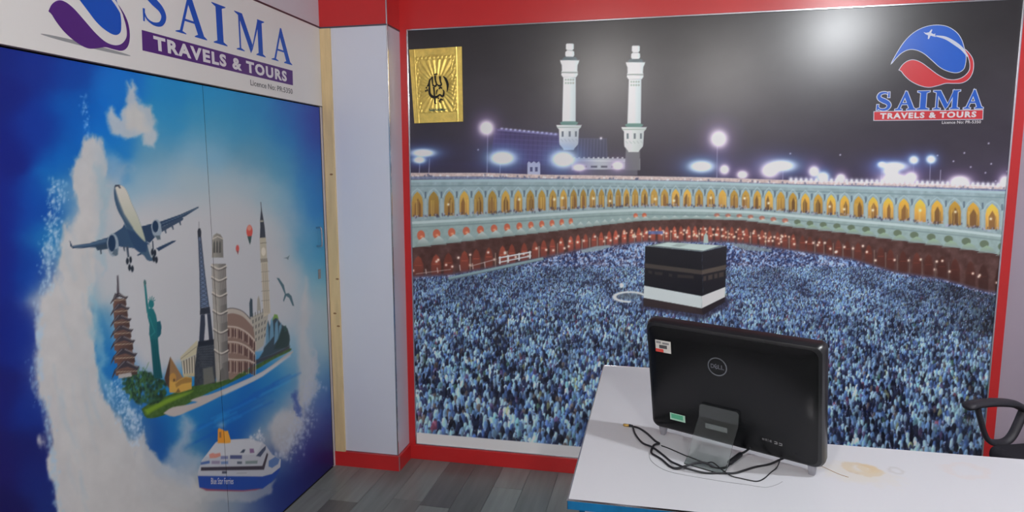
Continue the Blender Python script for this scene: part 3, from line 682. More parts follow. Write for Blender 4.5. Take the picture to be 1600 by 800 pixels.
    cv.ell(250+323*k4, 200+502*k4, 2.6, 5.4, (164, 70, 66), 1.2); cv.poly(Cc((319, 512), (328, 512), (325, 528)), (110, 60, 60), 1)
    cv.poly(Cc((486, 624), (496, 626), (516, 654), (524, 690), (536, 688), (548, 700), (559, 742), (552, 740), (538, 708), (526, 700), (516, 724), (513, 718), (520, 692), (506, 660)), (62, 86, 94), 1.1)
    cv.poly(Cc((516, 542), (530, 538), (540, 530), (536, 542), (534, 550), (528, 544)), (90, 106, 112), 1.1)
    # ---- ferry
    k3 = .25; D = lambda *q: [(250+x*k3, 600+y*k3) for x, y in q]
    cloud(D((240, 640), (400, 660), (640, 640), (720, 600), (700, 680), (560, 740), (260, 720)), (150, 152, 152), 8, .6, 97, .1, 4)
    cv.poly(D((236, 572), (640, 575), (700, 560), (752, 520), (738, 560), (700, 610), (640, 655), (520, 668), (300, 660), (246, 648)), (30, 60, 128), 1.2)
    cv.poly(D((246, 646), (300, 656), (520, 664), (636, 652), (600, 664), (520, 672), (290, 668)), (120, 66, 84), 1.2)
    cv.poly(D((238, 545), (260, 480), (350, 362), (430, 348), (560, 340), (640, 366), (662, 384), (700, 440), (756, 470), (752, 520), (700, 562), (640, 578), (236, 574)), (150, 152, 158), 1.2)
    cv.poly(D((256, 520), (640, 512), (668, 430), (676, 440), (650, 536), (256, 542)), (52, 48, 58), 1.3)
    cv.poly(D((262, 480), (345, 372), (430, 350), (560, 345), (640, 372), (600, 440), (280, 455)), (162, 164, 168), 2)
    cv.poly(D((438, 445), (512, 445), (512, 468), (438, 468)), (70, 76, 110), 1.1); cv.poly(D((380, 450), (425, 450), (425, 468), (380, 470)), (98, 104, 136), 1.1)
    cv.poly(D((254, 490), (310, 478), (312, 496), (254, 506)), (64, 88, 136), 1.2); cv.poly(D((380, 485), (426, 482), (426, 500), (382, 502)), (90, 110, 146), 1.2); cv.poly(D((322, 480), (374, 480), (374, 500), (322, 500)), (118, 110, 130), 1.2)
    cv.poly(D((482, 484), (512, 484), (512, 500), (482, 500)), (76, 84, 96), 1.1); cv.poly(D((534, 482), (610, 478), (608, 498), (534, 500)), (104, 116, 116), 1.1)
    cv.poly(D((306, 440), (330, 430), (344, 436), (376, 430), (380, 450), (350, 462), (312, 464)), (172, 116, 104), 1.4)
    cv.poly(D((600, 450), (640, 405), (662, 386), (660, 410), (628, 455)), (58, 66, 86), 1.2)
    cv.poly(D((560, 404), (585, 404), (590, 430), (562, 432)), (110, 84, 116), 1.2); cv.poly(D((500, 430), (520, 408), (534, 410), (524, 430)), (50, 60, 76), 1.1)
    cv.poly(D((680, 480), (720, 455), (748, 468), (738, 500), (700, 525), (678, 515)), (74, 100, 142), 1.4)
    cv.poly(D((388, 545), (418, 545), (418, 560), (388, 560)), (54, 60, 76), 1.1); cv.line(D((480, 558), (540, 556)), 1, (120, 124, 130), 1)
    cv.poly(D((362, 285), (368, 275), (392, 285), (408, 296), (408, 370), (360, 370)), (186, 122, 40), 1.2); cv.poly(D((404, 295), (424, 292), (442, 350), (440, 368), (404, 372)), (190, 132, 52), 1.2)
    cv.poly(D((370, 300), (382, 300), (382, 335), (372, 335)), (120, 84, 60), 1.3); cv.glow(250+385*k3, 600+258*k3, 6, 5, (150, 160, 170), .5)
    spray(250+560*k3, 600+345*k3, 250+650*k3, 600+330*k3, 5, 60, (170, 172, 176), 55, 1.4, .7)
    # name on the hull: small upright strokes reading as lettering are added as type on the panel
from mathutils.geometry import tessellate_polygon
# =====================================================================
#  HELPERS
# =====================================================================
random.seed(5)

def lin(c):
    return tuple(((v/255.0)/12.92 if v/255.0 <= 0.04045 else ((v/255.0+0.055)/1.055)**2.4) for v in c[:3])

def mat(name, col, rough=0.5, metal=0.0, spec=0.5, var=0.06, scale=6.0, bump=0.0, bscale=80.0, stretch=(1, 1, 1), coat=0.0):
    """principled material, colour varied by procedural noise"""
    M = bpy.data.materials.new(name); M.use_nodes = True
    nt = M.node_tree; N = nt.nodes; L = nt.links; b = N['Principled BSDF']
    b.inputs['Roughness'].default_value = rough; b.inputs['Metallic'].default_value = metal
    b.inputs['Specular IOR Level'].default_value = spec
    if coat: b.inputs['Coat Weight'].default_value = coat; b.inputs['Coat Roughness'].default_value = 0.08
    geo = N.new('ShaderNodeNewGeometry'); mp = N.new('ShaderNodeMapping')
    mp.inputs['Scale'].default_value = stretch
    L.new(geo.outputs['Position'], mp.inputs['Vector'])
    nz = N.new('ShaderNodeTexNoise'); nz.inputs['Scale'].default_value = scale; nz.inputs['Detail'].default_value = 5
    L.new(mp.outputs[0], nz.inputs['Vector'])
    c = lin(col)
    rp = N.new('ShaderNodeValToRGB')
    rp.color_ramp.elements[0].position = 0.3; rp.color_ramp.elements[1].position = 0.7
    rp.color_ramp.elements[0].color = tuple(v*(1-var) for v in c)+(1,)
    rp.color_ramp.elements[1].color = tuple(min(1, v*(1+var)) for v in c)+(1,)
    L.new(nz.outputs[0], rp.inputs[0]); L.new(rp.outputs[0], b.inputs['Base Color'])
    if bump:
        n2 = N.new('ShaderNodeTexNoise'); n2.inputs['Scale'].default_value = bscale; n2.inputs['Detail'].default_value = 3
        L.new(mp.outputs[0], n2.inputs['Vector'])
        bp = N.new('ShaderNodeBump'); bp.inputs['Strength'].default_value = bump; bp.inputs['Distance'].default_value = 0.002
        L.new(n2.outputs[0], bp.inputs['Height']); L.new(bp.outputs[0], b.inputs['Normal'])
    return M

def put(o, parent=None):
    COL.objects.link(o)
    if parent is not None: o.parent = parent
    return o

def empty(name, loc=(0, 0, 0), rot=None):
    o = bpy.data.objects.new(name, None); o.empty_display_size = 0.1
    o.location = loc
    if rot is not None: o.rotation_euler = rot
    return put(o)

def tag(o, label=None, cat=None, group=None, kind=None):
    if label: o['label'] = label
    if cat: o['category'] = cat
    if group: o['group'] = group
    if kind: o['kind'] = kind
    return o

def link_bm(name, bm, material, parent=None, smooth=False):
    me = bpy.data.meshes.new(name); bm.to_mesh(me); bm.free()
    me.materials.append(material)
    if smooth:
        for p in me.polygons: p.use_smooth = True
    return put(bpy.data.objects.new(name, me), parent)

def add_box(bm, x0, x1, y0, y1, z0, z1, bevel=0.0, seg=2):
    r = bmesh.ops.create_cube(bm, size=1.0)
    vs = r['verts']
    bmesh.ops.scale(bm, vec=(abs(x1-x0), abs(y1-y0), abs(z1-z0)), verts=vs)
    bmesh.ops.translate(bm, vec=((x0+x1)/2, (y0+y1)/2, (z0+z1)/2), verts=vs)
    if bevel:
        es = list({e for v in vs for e in v.link_edges})
        bmesh.ops.bevel(bm, geom=es, offset=bevel, segments=seg, profile=0.5, affect='EDGES')

def box(name, x0, x1, y0, y1, z0, z1, material, parent=None, bevel=0.0, seg=2):
    bm = bmesh.new(); add_box(bm, x0, x1, y0, y1, z0, z1, bevel, seg)
    return link_bm(name, bm, material, parent)

def prism(name, pts, z0, z1, material, parent=None, bevel=0.0):
    """vertical prism over a plan outline"""
    bm = bmesh.new()
    vs = [bm.verts.new((x, y, z0)) for x, y in pts]
    f = bm.faces.new(vs)
    r = bmesh.ops.extrude_face_region(bm, geom=[f])
    bmesh.ops.translate(bm, vec=(0, 0, z1-z0), verts=[g for g in r['geom'] if isinstance(g, bmesh.types.BMVert)])
    bmesh.ops.recalc_face_normals(bm, faces=bm.faces)
    if bevel:
        bmesh.ops.bevel(bm, geom=[e for e in bm.edges], offset=bevel, segments=2, profile=0.5, affect='EDGES')
    return link_bm(name, bm, material, parent)

def sweep(bm, pts, rad, sides=10, flat=1.0, cap=True):
    """tube along points; rad = number or list; flat scales the second axis"""
    P = [Vector(p) for p in pts]; n = len(P)
    R = rad if isinstance(rad, (list, tuple)) else [rad]*n
    up = Vector((0, 0, 1)); rings = []; prev = None
    for i in range(n):
        t = (P[min(i+1, n-1)]-P[max(i-1, 0)]).normalized()
        a = prev if prev is not None else (up if abs(t.dot(up)) < .9 else Vector((1, 0, 0)))
        a = (a-t*a.dot(t)).normalized(); prev = a
        b = t.cross(a).normalized()
        rings.append([bm.verts.new(P[i]+(a*math.cos(2*math.pi*k/sides)*R[i]+b*math.sin(2*math.pi*k/sides)*R[i]*flat)) for k in range(sides)])
    for i in range(n-1):
        for k in range(sides):
            bm.faces.new((rings[i][k], rings[i][(k+1) % sides], rings[i+1][(k+1) % sides], rings[i+1][k]))
    if cap:
        bm.faces.new(rings[0][::-1]); bm.faces.new(rings[-1])

def tube(name, pts, rad, material, parent=None, sides=10, flat=1.0):
    bm = bmesh.new(); sweep(bm, pts, rad, sides, flat)
    bmesh.ops.recalc_face_normals(bm, faces=bm.faces)
    return link_bm(name, bm, material, parent, True)

def spline3(pts, n=6):
    return [tuple(q) for q in curve(pts, n)]

# flat print on a wall: polygons in wall coordinates (u, z)
def on_back(u, z, d): return (u, -d, z)
def on_left(u, z, d): return (XL+d, u, z)

def flat(name, polys, place, d, material, parent, step=0.00001):
    bm = bmesh.new()
    for i, pl in enumerate(polys):
        area = sum(pl[k-1][0]*pl[k][1]-pl[k][0]*pl[k-1][1] for k in range(len(pl)))
        vs = [bm.verts.new(place(u, z, d+i*step)) for u, z in pl]
        for tri in tessellate_polygon([[Vector((u, z, 0)) for u, z in pl]]):
            a, b, c = (pl[k] for k in tri)
            cr = (b[0]-a[0])*(c[1]-a[1])-(b[1]-a[1])*(c[0]-a[0])
            if abs(cr) < 1e-12: continue
            bm.faces.new([vs[k] for k in (tri if cr > 0 else tri[::-1])])
    return link_bm(name, bm, material, parent)

def offset_poly(pts, d):
    n = len(pts); area = sum(pts[i][0]*pts[(i+1) % n][1]-pts[(i+1) % n][0]*pts[i][1] for i in range(n))
    s = 1 if area > 0 else -1; out = []
    for i in range(n):
        a, b, c = Vector(pts[i-1]), Vector(pts[i]), Vector(pts[(i+1) % n])
        e1 = (b-a); e2 = (c-b)
        if e1.length < 1e-7 or e2.length < 1e-7: out.append((b.x, b.y)); continue
        e1.normalize(); e2.normalize()
        n1 = Vector((e1.y, -e1.x))*s; n2 = Vector((e2.y, -e2.x))*s
        k = n1+n2
        if k.length < 1e-4: k = n1
        k.normalize(); q = max(.5, k.dot(n1))
        o = b+k*(d/q); out.append((o.x, o.y))
    return out

def stroke_poly(pts, widths):
    """ribbon outline around a centre line"""
    n = len(pts); Lf, Rt = [], []
    for i in range(n):
        a = Vector(pts[max(i-1, 0)]); b = Vector(pts[min(i+1, n-1)]); t = (b-a).normalized(); nn = Vector((-t.y, t.x))
        p = Vector(pts[i]); w = widths[i]/2
        Lf.append(tuple(p+nn*w)); Rt.append(tuple(p-nn*w))
    return Lf+Rt[::-1]

def glyph(ch):
    """serif capitals as polygons in a box 0..w x 0..1"""
    if ch == 'I':
        return .44, [[(.12, .0), (.32, .0), (.32, 1), (.12, 1)], [(0, 0), (.44, 0), (.44, .025), (.32, .08), (.12, .08), (0, .025)], [(0, 1), (.44, 1), (.44, .975), (.32, .92), (.12, .92), (0, .975)]]
    if ch == 'A':
        return .98, [[(.46, 1), (.52, 1), (.90, .04), (.70, .04), (.42, .76)], [(.46, 1), (.50, .90), (.20, .03), (.12, .03)],
                     [(.26, .31), (.68, .31), (.66, .365), (.28, .365)], [(0, 0), (.32, 0), (.32, .022), (.2, .06), (.12, .06), (0, .022)], [(.58, 0), (.98, 0), (.98, .022), (.90, .07), (.68, .07), (.58, .022)]]
    if ch == 'M':
        return 1.2, [[(.14, .02), (.20, .02), (.20, .95), (.14, .95)], [(.0, 1), (.30, 1), (.66, .25), (.58, .0), (.14, .92), (.0, .975)], [(.58, .0), (.66, .12), (.96, .88), (.92, 1)],
                     [(.90, .0), (1.09, .0), (1.09, 1), (.90, 1)], [(.02, 0), (.33, 0), (.33, .022), (.22, .06), (.13, .06), (.02, .022)], [(.80, 0), (1.2, 0), (1.2, .022), (1.09, .07), (.90, .07), (.80, .022)], [(.9, 1), (1.2, 1), (1.2, .975), (1.09, .93), (.9, .93)]]
    if ch == 'S':
        c = curve([(.56, .80), (.50, .93), (.34, .975), (.16, .92), (.09, .77), (.16, .63), (.34, .52), (.53, .40), (.60, .24), (.50, .07), (.30, .025), (.12, .10), (.05, .26)], 5)
        n = len(c); w = [interp(i/(n-1), [(0, .03), (.12, .05), (.3, .12), (.5, .20), (.72, .12), (.88, .05), (1, .03)]) for i in range(n)]
        r_ = stroke_poly(c, w)
        segs = [[r_[k], r_[k+1], r_[2*n-2-k], r_[2*n-1-k]] for k in range(n-1)]
        return .68, segs+[[(.53, .72), (.59, .72), (.58, .99), (.545, .99)], [(.02, .02), (.06, .02), (.09, .30), (.03, .30)]]

def word(letters, boxes, z0, z1, grow=0.0, slant=0.0):
    """list of letter polygon lists; boxes = (u0, u1) per letter"""
    out = []
    for ch, (u0, u1) in zip(letters, boxes):
        w, pl = glyph(ch)
        ps = [[(u0+(x/w)*(u1-u0)+slant*y, z0+y*(z1-z0)) for x, y in p] for p in pl]
        if grow: ps = [offset_poly(p, grow) for p in ps]
        out.append(ps)
    return out

def letters_apart(o, root):
    """every letter of a line of type becomes a part of its own"""
    bm = bmesh.new(); bm.from_mesh(o.data); todo = set(bm.faces); groups = []
    while todo:
        st = [todo.pop()]; g = list(st)
        while st:
            f = st.pop()
            for v in f.verts:
                for k in v.link_faces:
                    if k in todo: todo.remove(k); st.append(k); g.append(k)
        groups.append([[tuple(v.co) for v in f.verts] for f in g])
    bm.free(); m_ = o.data.materials[0]; bpy.data.objects.remove(o)
    for g in groups:
        b2 = bmesh.new()
        for f in g: b2.faces.new([b2.verts.new(c) for c in f])
        bmesh.ops.remove_doubles(b2, verts=b2.verts, dist=1e-7)
        under(link_bm('band_letter', b2, m_), root)

def under(o, root):
    """parent while keeping world coordinates of the mesh"""
    o.parent = root; o.matrix_parent_inverse = root.matrix_basis.inverted()
    return o

def type_mesh(name, text, u0, u1, z0, z1, place, d, material, parent, bold=0.0, spacing=1.0, grow=False):
    """built-in type fitted into a box on the wall"""
    cu = bpy.data.curves.new(name+'_type', 'FONT'); cu.body = text; cu.size = 1.0; cu.offset = bold; cu.space_character = spacing; cu.resolution_u = 3
    to = bpy.data.objects.new(name+'_type', cu); COL.objects.link(to)
    dg = bpy.context.evaluated_depsgraph_get(); dg.update()
    me = bpy.data.meshes.new_from_object(to.evaluated_get(dg))
    bpy.data.objects.remove(to); bpy.data.curves.remove(cu)
    me.name = name
    xs = [v.co.x for v in me.vertices]; ys = [v.co.y for v in me.vertices]
    ax, bx, ay, by = min(xs), max(xs), min(ys), max(ys)
    for v in me.vertices:
        v.co = place(u0+(v.co.x-ax)/(bx-ax)*(u1-u0), z0+(v.co.y-ay)/(by-ay)*(z1-z0), d)
    me.materials.clear(); me.materials.append(material)
    return put(bpy.data.objects.new(name, me), parent)

# =====================================================================
#  MATERIALS
# =====================================================================
M_RED = mat('red_laminate', (200, 42, 44), .28, 0, .5, .05, 3)
M_WHITE = mat('white_laminate', (220, 223, 236), .35, 0, .45, .02, 2)
M_LILAC = mat('lilac_wall_paint', (206, 200, 208), .5, 0, .4, .03, 2)
M_END = mat('end_wall_paint', (172, 160, 174), .5, 0, .4, .03, 2)
M_SIDE = mat('pillar_side_laminate', (206, 200, 212), .25, 0, .5, .03, 2)
M_WALL = mat('plain_wall_paint', (150, 148, 150), .7, 0, .3, .03, 2)
M_CEIL = mat('ceiling_paint', (186, 184, 182), .8, 0, .2, .02, 2)
M_WOOD = mat('raw_pine', (222, 196, 150), .6, 0, .3, .10, 10, .1, 60, (4, 4, .4))
M_KNOT = mat('pine_knot', (150, 112, 78), .6, 0, .3, .1, 30)
M_CHROME = mat('chrome_edging', (205, 205, 212), .18, 1.0, .5, .03, 8)
M_DARKTRIM = mat('dark_metal_edging', (96, 96, 108), .3, .8, .5, .05, 8)
M_BLUE_EDGING = mat('blue_protective_film', (20, 116, 176), .22, .35, .5, .18, 14, 0, 10, (3, 1, 1))  # blue edging colour with uneven tone
M_SIGN = mat('sign_board_white', (226, 224, 222), .45, 0, .4, .02, 2)
M_SIGN_BLUE = mat('sign_blue', (14, 82, 186), .4, 0, .4, .04, 6)
M_SIGN_PURPLE = mat('sign_purple', (82, 40, 122), .4, 0, .4, .05, 6)
M_SIGN_TYPE = mat('sign_type_white', (222, 220, 224), .4, 0, .4, .02, 6)
M_SIGN_GREY = mat('sign_type_grey', (84, 86, 92), .5, 0, .4, .04, 6)
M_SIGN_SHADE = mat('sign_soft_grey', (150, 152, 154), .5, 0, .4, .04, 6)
M_LOGO_BLUE = mat('logo_blue', (16, 92, 200), .3, 0, .5, .04, 6)
M_LOGO_RED = mat('logo_red', (206, 48, 56), .3, 0, .5, .04, 6)
M_LOGO_PALE = mat('logo_pale_outline', (206, 212, 226), .3, 0, .5, .03, 6)
M_BLACK = mat('black_gloss_plastic', (11, 12, 15), .25, 0, .35, .08, 4, .05, 500)
M_BLACK_MATT = mat('black_matt_plastic', (24, 25, 29), .5, 0, .4, .08, 6)
M_CABLE = mat('black_rubber_cable', (26, 27, 33), .5, 0, .4, .08, 20)
M_WIRE = mat('pale_grey_wire', (150, 152, 156), .5, 0, .4, .05, 20)
M_BRASS = mat('brass_plug', (196, 160, 90), .35, .8, .5, .1, 60)
M_FOOT = mat('smoky_clear_foot', (150, 150, 158), .3, .2, .5, .08, 20)
M_LABEL = mat('paper_label', (210, 208, 202), .6, 0, .3, .04, 90)
M_LABEL_RED = mat('label_red', (206, 74, 66), .6, 0, .3, .05, 60)
M_LABEL_INK = mat('label_ink', (84, 84, 86), .6, 0, .3, .2, 300)
M_LABEL_GREEN = mat('label_green', (92, 176, 140), .5, 0, .3, .08, 90)
M_LABEL_PALE = mat('label_pale_green', (170, 210, 190), .5, 0, .3, .05, 60)
M_LABEL_GREY = mat('label_grey', (140, 140, 142), .5, 0, .3, .1, 90)
M_LOGO_RING = mat('logo_ring_metal', (120, 124, 130), .3, .7, .5, .08, 50)
M_LOGO_TYPE = mat('logo_type_metal', (96, 98, 106), .4, .4, .5, .08, 50)
M_CHAIR = mat('charcoal_chair_plastic', (52, 51, 58), .5, 0, .4, .08, 20, .1, 200)
M_FABRIC = mat('black_chair_fabric', (44, 43, 50), .85, 0, .2, .15, 120, .3, 400)
M_STEEL = mat('chair_steel', (120, 122, 126), .3, .9, .5, .05, 20)
M_INK = mat('calligraphy_black', (26, 22, 18), .5, 0, .4, .1, 60)
M_INK_TEAL = mat('calligraphy_teal', (66, 104, 88), .5, 0, .4, .1, 60)
M_SLAB_SHADE = mat('dark_screed', (40, 38, 38), .9, 0, .2, .05, 6)

def print_material(name, spec, rough):
    M = bpy.data.materials.new(name); M.use_nodes = True
    nt = M.node_tree; b = nt.nodes['Principled BSDF']
    at = nt.nodes.new('ShaderNodeAttribute'); at.attribute_name = 'print'
    b.inputs['Roughness'].default_value = rough
    nt.links.new(at.outputs['Color'], b.inputs['Base Color'])
    b.inputs['Specular IOR Level'].default_value = spec
    return M

def floor_material():
    M = bpy.data.materials.new('grey_wood_vinyl'); M.use_nodes = True
    nt = M.node_tree; N = nt.nodes; L = nt.links; b = N['Principled BSDF']
    oi = N.new('ShaderNodeObjectInfo'); geo = N.new('ShaderNodeNewGeometry')
    mp = N.new('ShaderNodeMapping'); mp.inputs['Scale'].default_value = (14, 1.2, 1)
    L.new(geo.outputs['Position'], mp.inputs['Vector'])
    ad = N.new('ShaderNodeVectorMath'); ad.operation = 'ADD'
    L.new(mp.outputs[0], ad.inputs[0])
    cb = N.new('ShaderNodeCombineXYZ'); ml = N.new('ShaderNodeMath'); ml.operation = 'MULTIPLY'; ml.inputs[1].default_value = 40
    L.new(oi.outputs['Random'], ml.inputs[0]); L.new(ml.outputs[0], cb.inputs['Z']); L.new(cb.outputs[0], ad.inputs[1])
    nz = N.new('ShaderNodeTexNoise'); nz.inputs['Scale'].default_value = 2.2; nz.inputs['Detail'].default_value = 6
    L.new(ad.outputs[0], nz.inputs['Vector'])
    r1 = N.new('ShaderNodeValToRGB'); e = r1.color_ramp.elements
    e[0].position = 0.0; e[0].color = lin((100, 98, 96))+(1,)
    e[1].position = 1.0; e[1].color = lin((138, 145, 141))+(1,)
    e2 = r1.color_ramp.elements.new(.3); e2.color = lin((119, 125, 122))+(1,)
    e3 = r1.color_ramp.elements.new(.6); e3.color = lin((130, 132, 128))+(1,)
    L.new(oi.outputs['Random'], r1.inputs[0])
    r2 = N.new('ShaderNodeValToRGB'); r2.color_ramp.elements[0].position = .3; r2.color_ramp.elements[1].position = .75
    r2.color_ramp.elements[0].color = (.78, .77, .77, 1); r2.color_ramp.elements[1].color = (1.12, 1.12, 1.12, 1)
    L.new(nz.outputs[0], r2.inputs[0])
    mx = N.new('ShaderNodeMix'); mx.data_type = 'RGBA'; mx.blend_type = 'MULTIPLY'; mx.inputs[0].default_value = 1
    L.new(r1.outputs[0], mx.inputs[6]); L.new(r2.outputs[0], mx.inputs[7]); L.new(mx.outputs[2], b.inputs['Base Color'])
    b.inputs['Roughness'].default_value = .3; b.inputs['Specular IOR Level'].default_value = .5
    return M

def desk_material():
    """white laminate with dried drink stains"""
    M = bpy.data.materials.new('stained_white_laminate'); M.use_nodes = True
    nt = M.node_tree; N = nt.nodes; L = nt.links; b = N['Principled BSDF']
    geo = N.new('ShaderNodeNewGeometry')
    nz = N.new('ShaderNodeTexNoise'); nz.inputs['Scale'].default_value = 34; nz.inputs['Detail'].default_value = 4
    L.new(geo.outputs['Position'], nz.inputs['Vector'])
    def math_(op, a, c=None):
        n = N.new('ShaderNodeMath'); n.operation = op
        for k, v in enumerate((a, c)):
            if v is None: continue
            if hasattr(v, 'is_linked'): L.new(v, n.inputs[k])
            else: n.inputs[k].default_value = v
        return n.outputs[0]
    def blot(cx, cy, rx, ry, rot, noise, r0, r1, r2, r3):
        """ring-shaped mask around (cx, cy): rises r0..r1, falls r2..r3"""
        mp = N.new('ShaderNodeMapping'); mp.vector_type = 'TEXTURE'
        mp.inputs['Location'].default_value = (cx, cy, DESK_Z); mp.inputs['Rotation'].default_value = (0, 0, rot); mp.inputs['Scale'].default_value = (rx, ry, 1)
        L.new(geo.outputs['Position'], mp.inputs['Vector'])
        ln = N.new('ShaderNodeVectorMath'); ln.operation = 'LENGTH'; L.new(mp.outputs[0], ln.inputs[0])
        d = math_('ADD', ln.outputs['Value'], math_('MULTIPLY', math_('SUBTRACT', nz.outputs[0], .5), noise))
        rp = N.new('ShaderNodeValToRGB'); el = rp.color_ramp.elements
        el[0].position = r0/2; el[0].color = (0, 0, 0, 1); el[1].position = r1/2; el[1].color = (1, 1, 1, 1)
        q = el.new(r2/2); q.color = (1, 1, 1, 1); q = el.new(r3/2); q.color = (0, 0, 0, 1)
        L.new(math_('MULTIPLY', d, .5), rp.inputs[0])
        return rp.outputs[0]
    cur = None
    base = lin((198, 199, 205))
    def layer(prev, mask, col, a):
        mx = N.new('ShaderNodeMix'); mx.data_type = 'RGBA'
        L.new(math_('MULTIPLY', mask, a), mx.inputs[0])
        if prev is None: mx.inputs[6].default_value = base+(1,)
        else: L.new(prev, mx.inputs[6])
        mx.inputs[7].default_value = lin(col)+(1,)
        return mx.outputs[2]
    cur = layer(cur, blot(.485, -1.806, .046, .036, -.5, .9, .30, .62, .86, 1.02), (192, 168, 126), .6)
    cur = layer(cur, blot(.500, -1.80, .022, .030, -.4, .9, .02, .1, .8, 1.1), (196, 170, 124), .6)
    cur = layer(cur, blot(.47, -1.83, .09, .06, -.3, 1.6, .02, .1, .5, 1.1), (206, 196, 172), .35)
    cur = layer(cur, blot(.425, -1.79, .07, .075, 0, .25, .93, .97, .99, 1.03), (176, 146, 104), .0)
    cur = layer(cur, blot(.72, -1.765, .055, .045, .5, 1.0, .45, .75, .85, 1.05), (206, 188, 180), .28)
    cur = layer(cur, blot(.56, -1.80, .02, .02, .5, 1.4, .5, .75, .85, 1.1), (170, 166, 160), .35)
    L.new(cur, b.inputs['Base Color'])
    b.inputs['Roughness'].default_value = .38; b.inputs['Specular IOR Level'].default_value = .45
    return M

def acrylic_material():
    """clear plastic, a little hazy from handling"""
    M = bpy.data.materials.new('clear_acrylic'); M.use_nodes = True
    nt = M.node_tree; N = nt.nodes; L = nt.links; b = N['Principled BSDF']
    b.inputs['Base Color'].default_value = (.86, .93, .92, 1)
    b.inputs['IOR'].default_value = 1.45
    nz = N.new('ShaderNodeTexNoise'); nz.inputs['Scale'].default_value = 26
    rr = N.new('ShaderNodeMapRange'); rr.inputs['To Min'].default_value = .05; rr.inputs['To Max'].default_value = .16
    L.new(nz.outputs[0], rr.inputs[0]); L.new(rr.outputs[0], b.inputs['Roughness'])
    r2 = N.new('ShaderNodeMapRange'); r2.inputs['To Min'].default_value = .995; r2.inputs['To Max'].default_value = .97
    L.new(nz.outputs[0], r2.inputs[0]); L.new(r2.outputs[0], b.inputs['Transmission Weight'])
    return M

def gold_material():
    M = mat('gold_foil', (236, 206, 108), .32, .6, .5, .12, 40, .35, 160)
    return M

def lamp_material(k=1.0, tone=(1, 1, 1)):
    M = bpy.data.materials.new('lamp_diffuser'); M.use_nodes = True
    b = M.node_tree.nodes['Principled BSDF']
    b.inputs['Base Color'].default_value = (.9, .9, .9, 1)
    b.inputs['Emission Color'].default_value = tuple(tone)+(1,); b.inputs['Emission Strength'].default_value = LAMP_POWER*k
    return M

# =====================================================================
#  THE ROOM
# =====================================================================
M_FLOOR = floor_material()
floor = tag(box('floor', XL-.1, XR, YF, .1, -.08, -.004, M_SLAB_SHADE), 'grey wood-look plank floor', None, None, 'structure')
PW = .155
col_x = XL
rp = random.Random(11)
while col_x < XR-.01:
    w = min(PW, XR-col_x)
    y = -rp.uniform(.1, .9); edges = [0.0]
    while y > YF: edges.append(y); y -= .92
    edges.append(YF)
    for a, b_ in zip(edges[:-1], edges[1:]):
        bm = bmesh.new(); add_box(bm, col_x+.0008, col_x+w-.0008, b_+.0008, a-.0008, -.004, 0)
        link_bm('plank', bm, M_FLOOR, floor)
    col_x += PW

tag(box('ceiling', XL-.1, XR, YF, .1, ZC, ZC+.08, M_CEIL), 'plain white ceiling', None, None, 'structure')
tag(box('wall_right', XR, XR+.1, YF, .1, 0, ZC, M_LILAC), 'plain lilac side wall', None, None, 'structure')
tag(box('wall_front', XL-.1, XR, YF-.1, YF, 0, ZC, M_WALL), 'plain wall behind the viewer', None, None, 'structure')
tag(box('wall_left', XL-.12, XL-.035, YF, .1, 0, ZC, M_WALL), 'plain wall behind the printed partition', None, None, 'structure')
wb = tag(box('wall_back', XL-.035, XR, .016, .1, 0, ZC, M_END), 'lilac end wall with red laminate bands around the night mural', None, None, 'structure')
box('red_band', PX1, 1.5984, 0, .016, Z_TOP+.008, ZC, M_RED, wb)
box('red_strip', PX1, MX0-.008, 0, .016, Z_BASE, Z_TOP+.008, M_RED, wb)
box('red_strip', MX1+.008, 1.5984, 0, .016, Z_BASE, Z_TOP+.008, M_RED, wb)
bb = tag(box('baseboard_back', PX1, XR, -.012, .016, 0, Z_BASE, M_RED, None, .002), 'red laminate skirting under the night mural', None, None, 'structure')
# upper part of the left partition
tag(box('trim_1', XL-.034, XL, YF, PY, Z_TOP+.006, ZC, M_LILAC), 'pale lilac strip of wall above the header sign', None, None, 'structure')
tag(box('trim_2', XL-.03, XL+.004, YF, PY, Z_TOP-.004, Z_TOP+.006, M_DARKTRIM), 'dark metal edging above the header sign', None, None, 'structure')

# pillar in the corner
pil = tag(box('wall_pillar', XL-.03, PX1-.006, PY+.006, .016, 0, ZC, M_WALL), 'boxed corner pillar with white panel, red cap and raw wooden batten', None, None, 'structure')
BX = -1.658
box('front_panel', BX, PX1-.004, PY, PY+.006, Z_BASE+.006, Z_TOP-.004, M_WHITE, pil)
box('side_panel', PX1-.006, PX1, PY+.004, 0, Z_BASE+.006, Z_TOP-.004, M_SIDE, pil)
box('red_cap', XL, PX1-.004, PY, PY+.006, Z_TOP+.004, ZC, M_RED, pil)
box('red_cap', PX1-.006, PX1, PY+.004, 0, Z_TOP+.004, ZC, M_RED, pil)
box('corner_edging', PX1-.005, PX1+.0015, PY-.0015, PY+.006, Z_BASE, ZC, M_CHROME, pil, .001)
box('cap_edging', XL, PX1, PY-.0025, PY+.004, Z_TOP-.004, Z_TOP+.004, M_DARKTRIM, pil)
box('cap_edging', PX1-.004, PX1+.0025, PY, 0, Z_TOP-.004, Z_TOP+.004, M_DARKTRIM, pil)
box('skirting_edging', BX, PX1, PY-.002, PY+.004, Z_BASE, Z_BASE+.006, M_CHROME, pil)
box('skirting_edging', PX1-.004, PX1+.002, PY, -.001, Z_BASE, Z_BASE+.006, M_CHROME, pil)
bat = box('batten', XL+.006, BX, PY-.012, PY+.004, Z_BASE, Z_TOP-.006, M_WOOD, pil, .001)
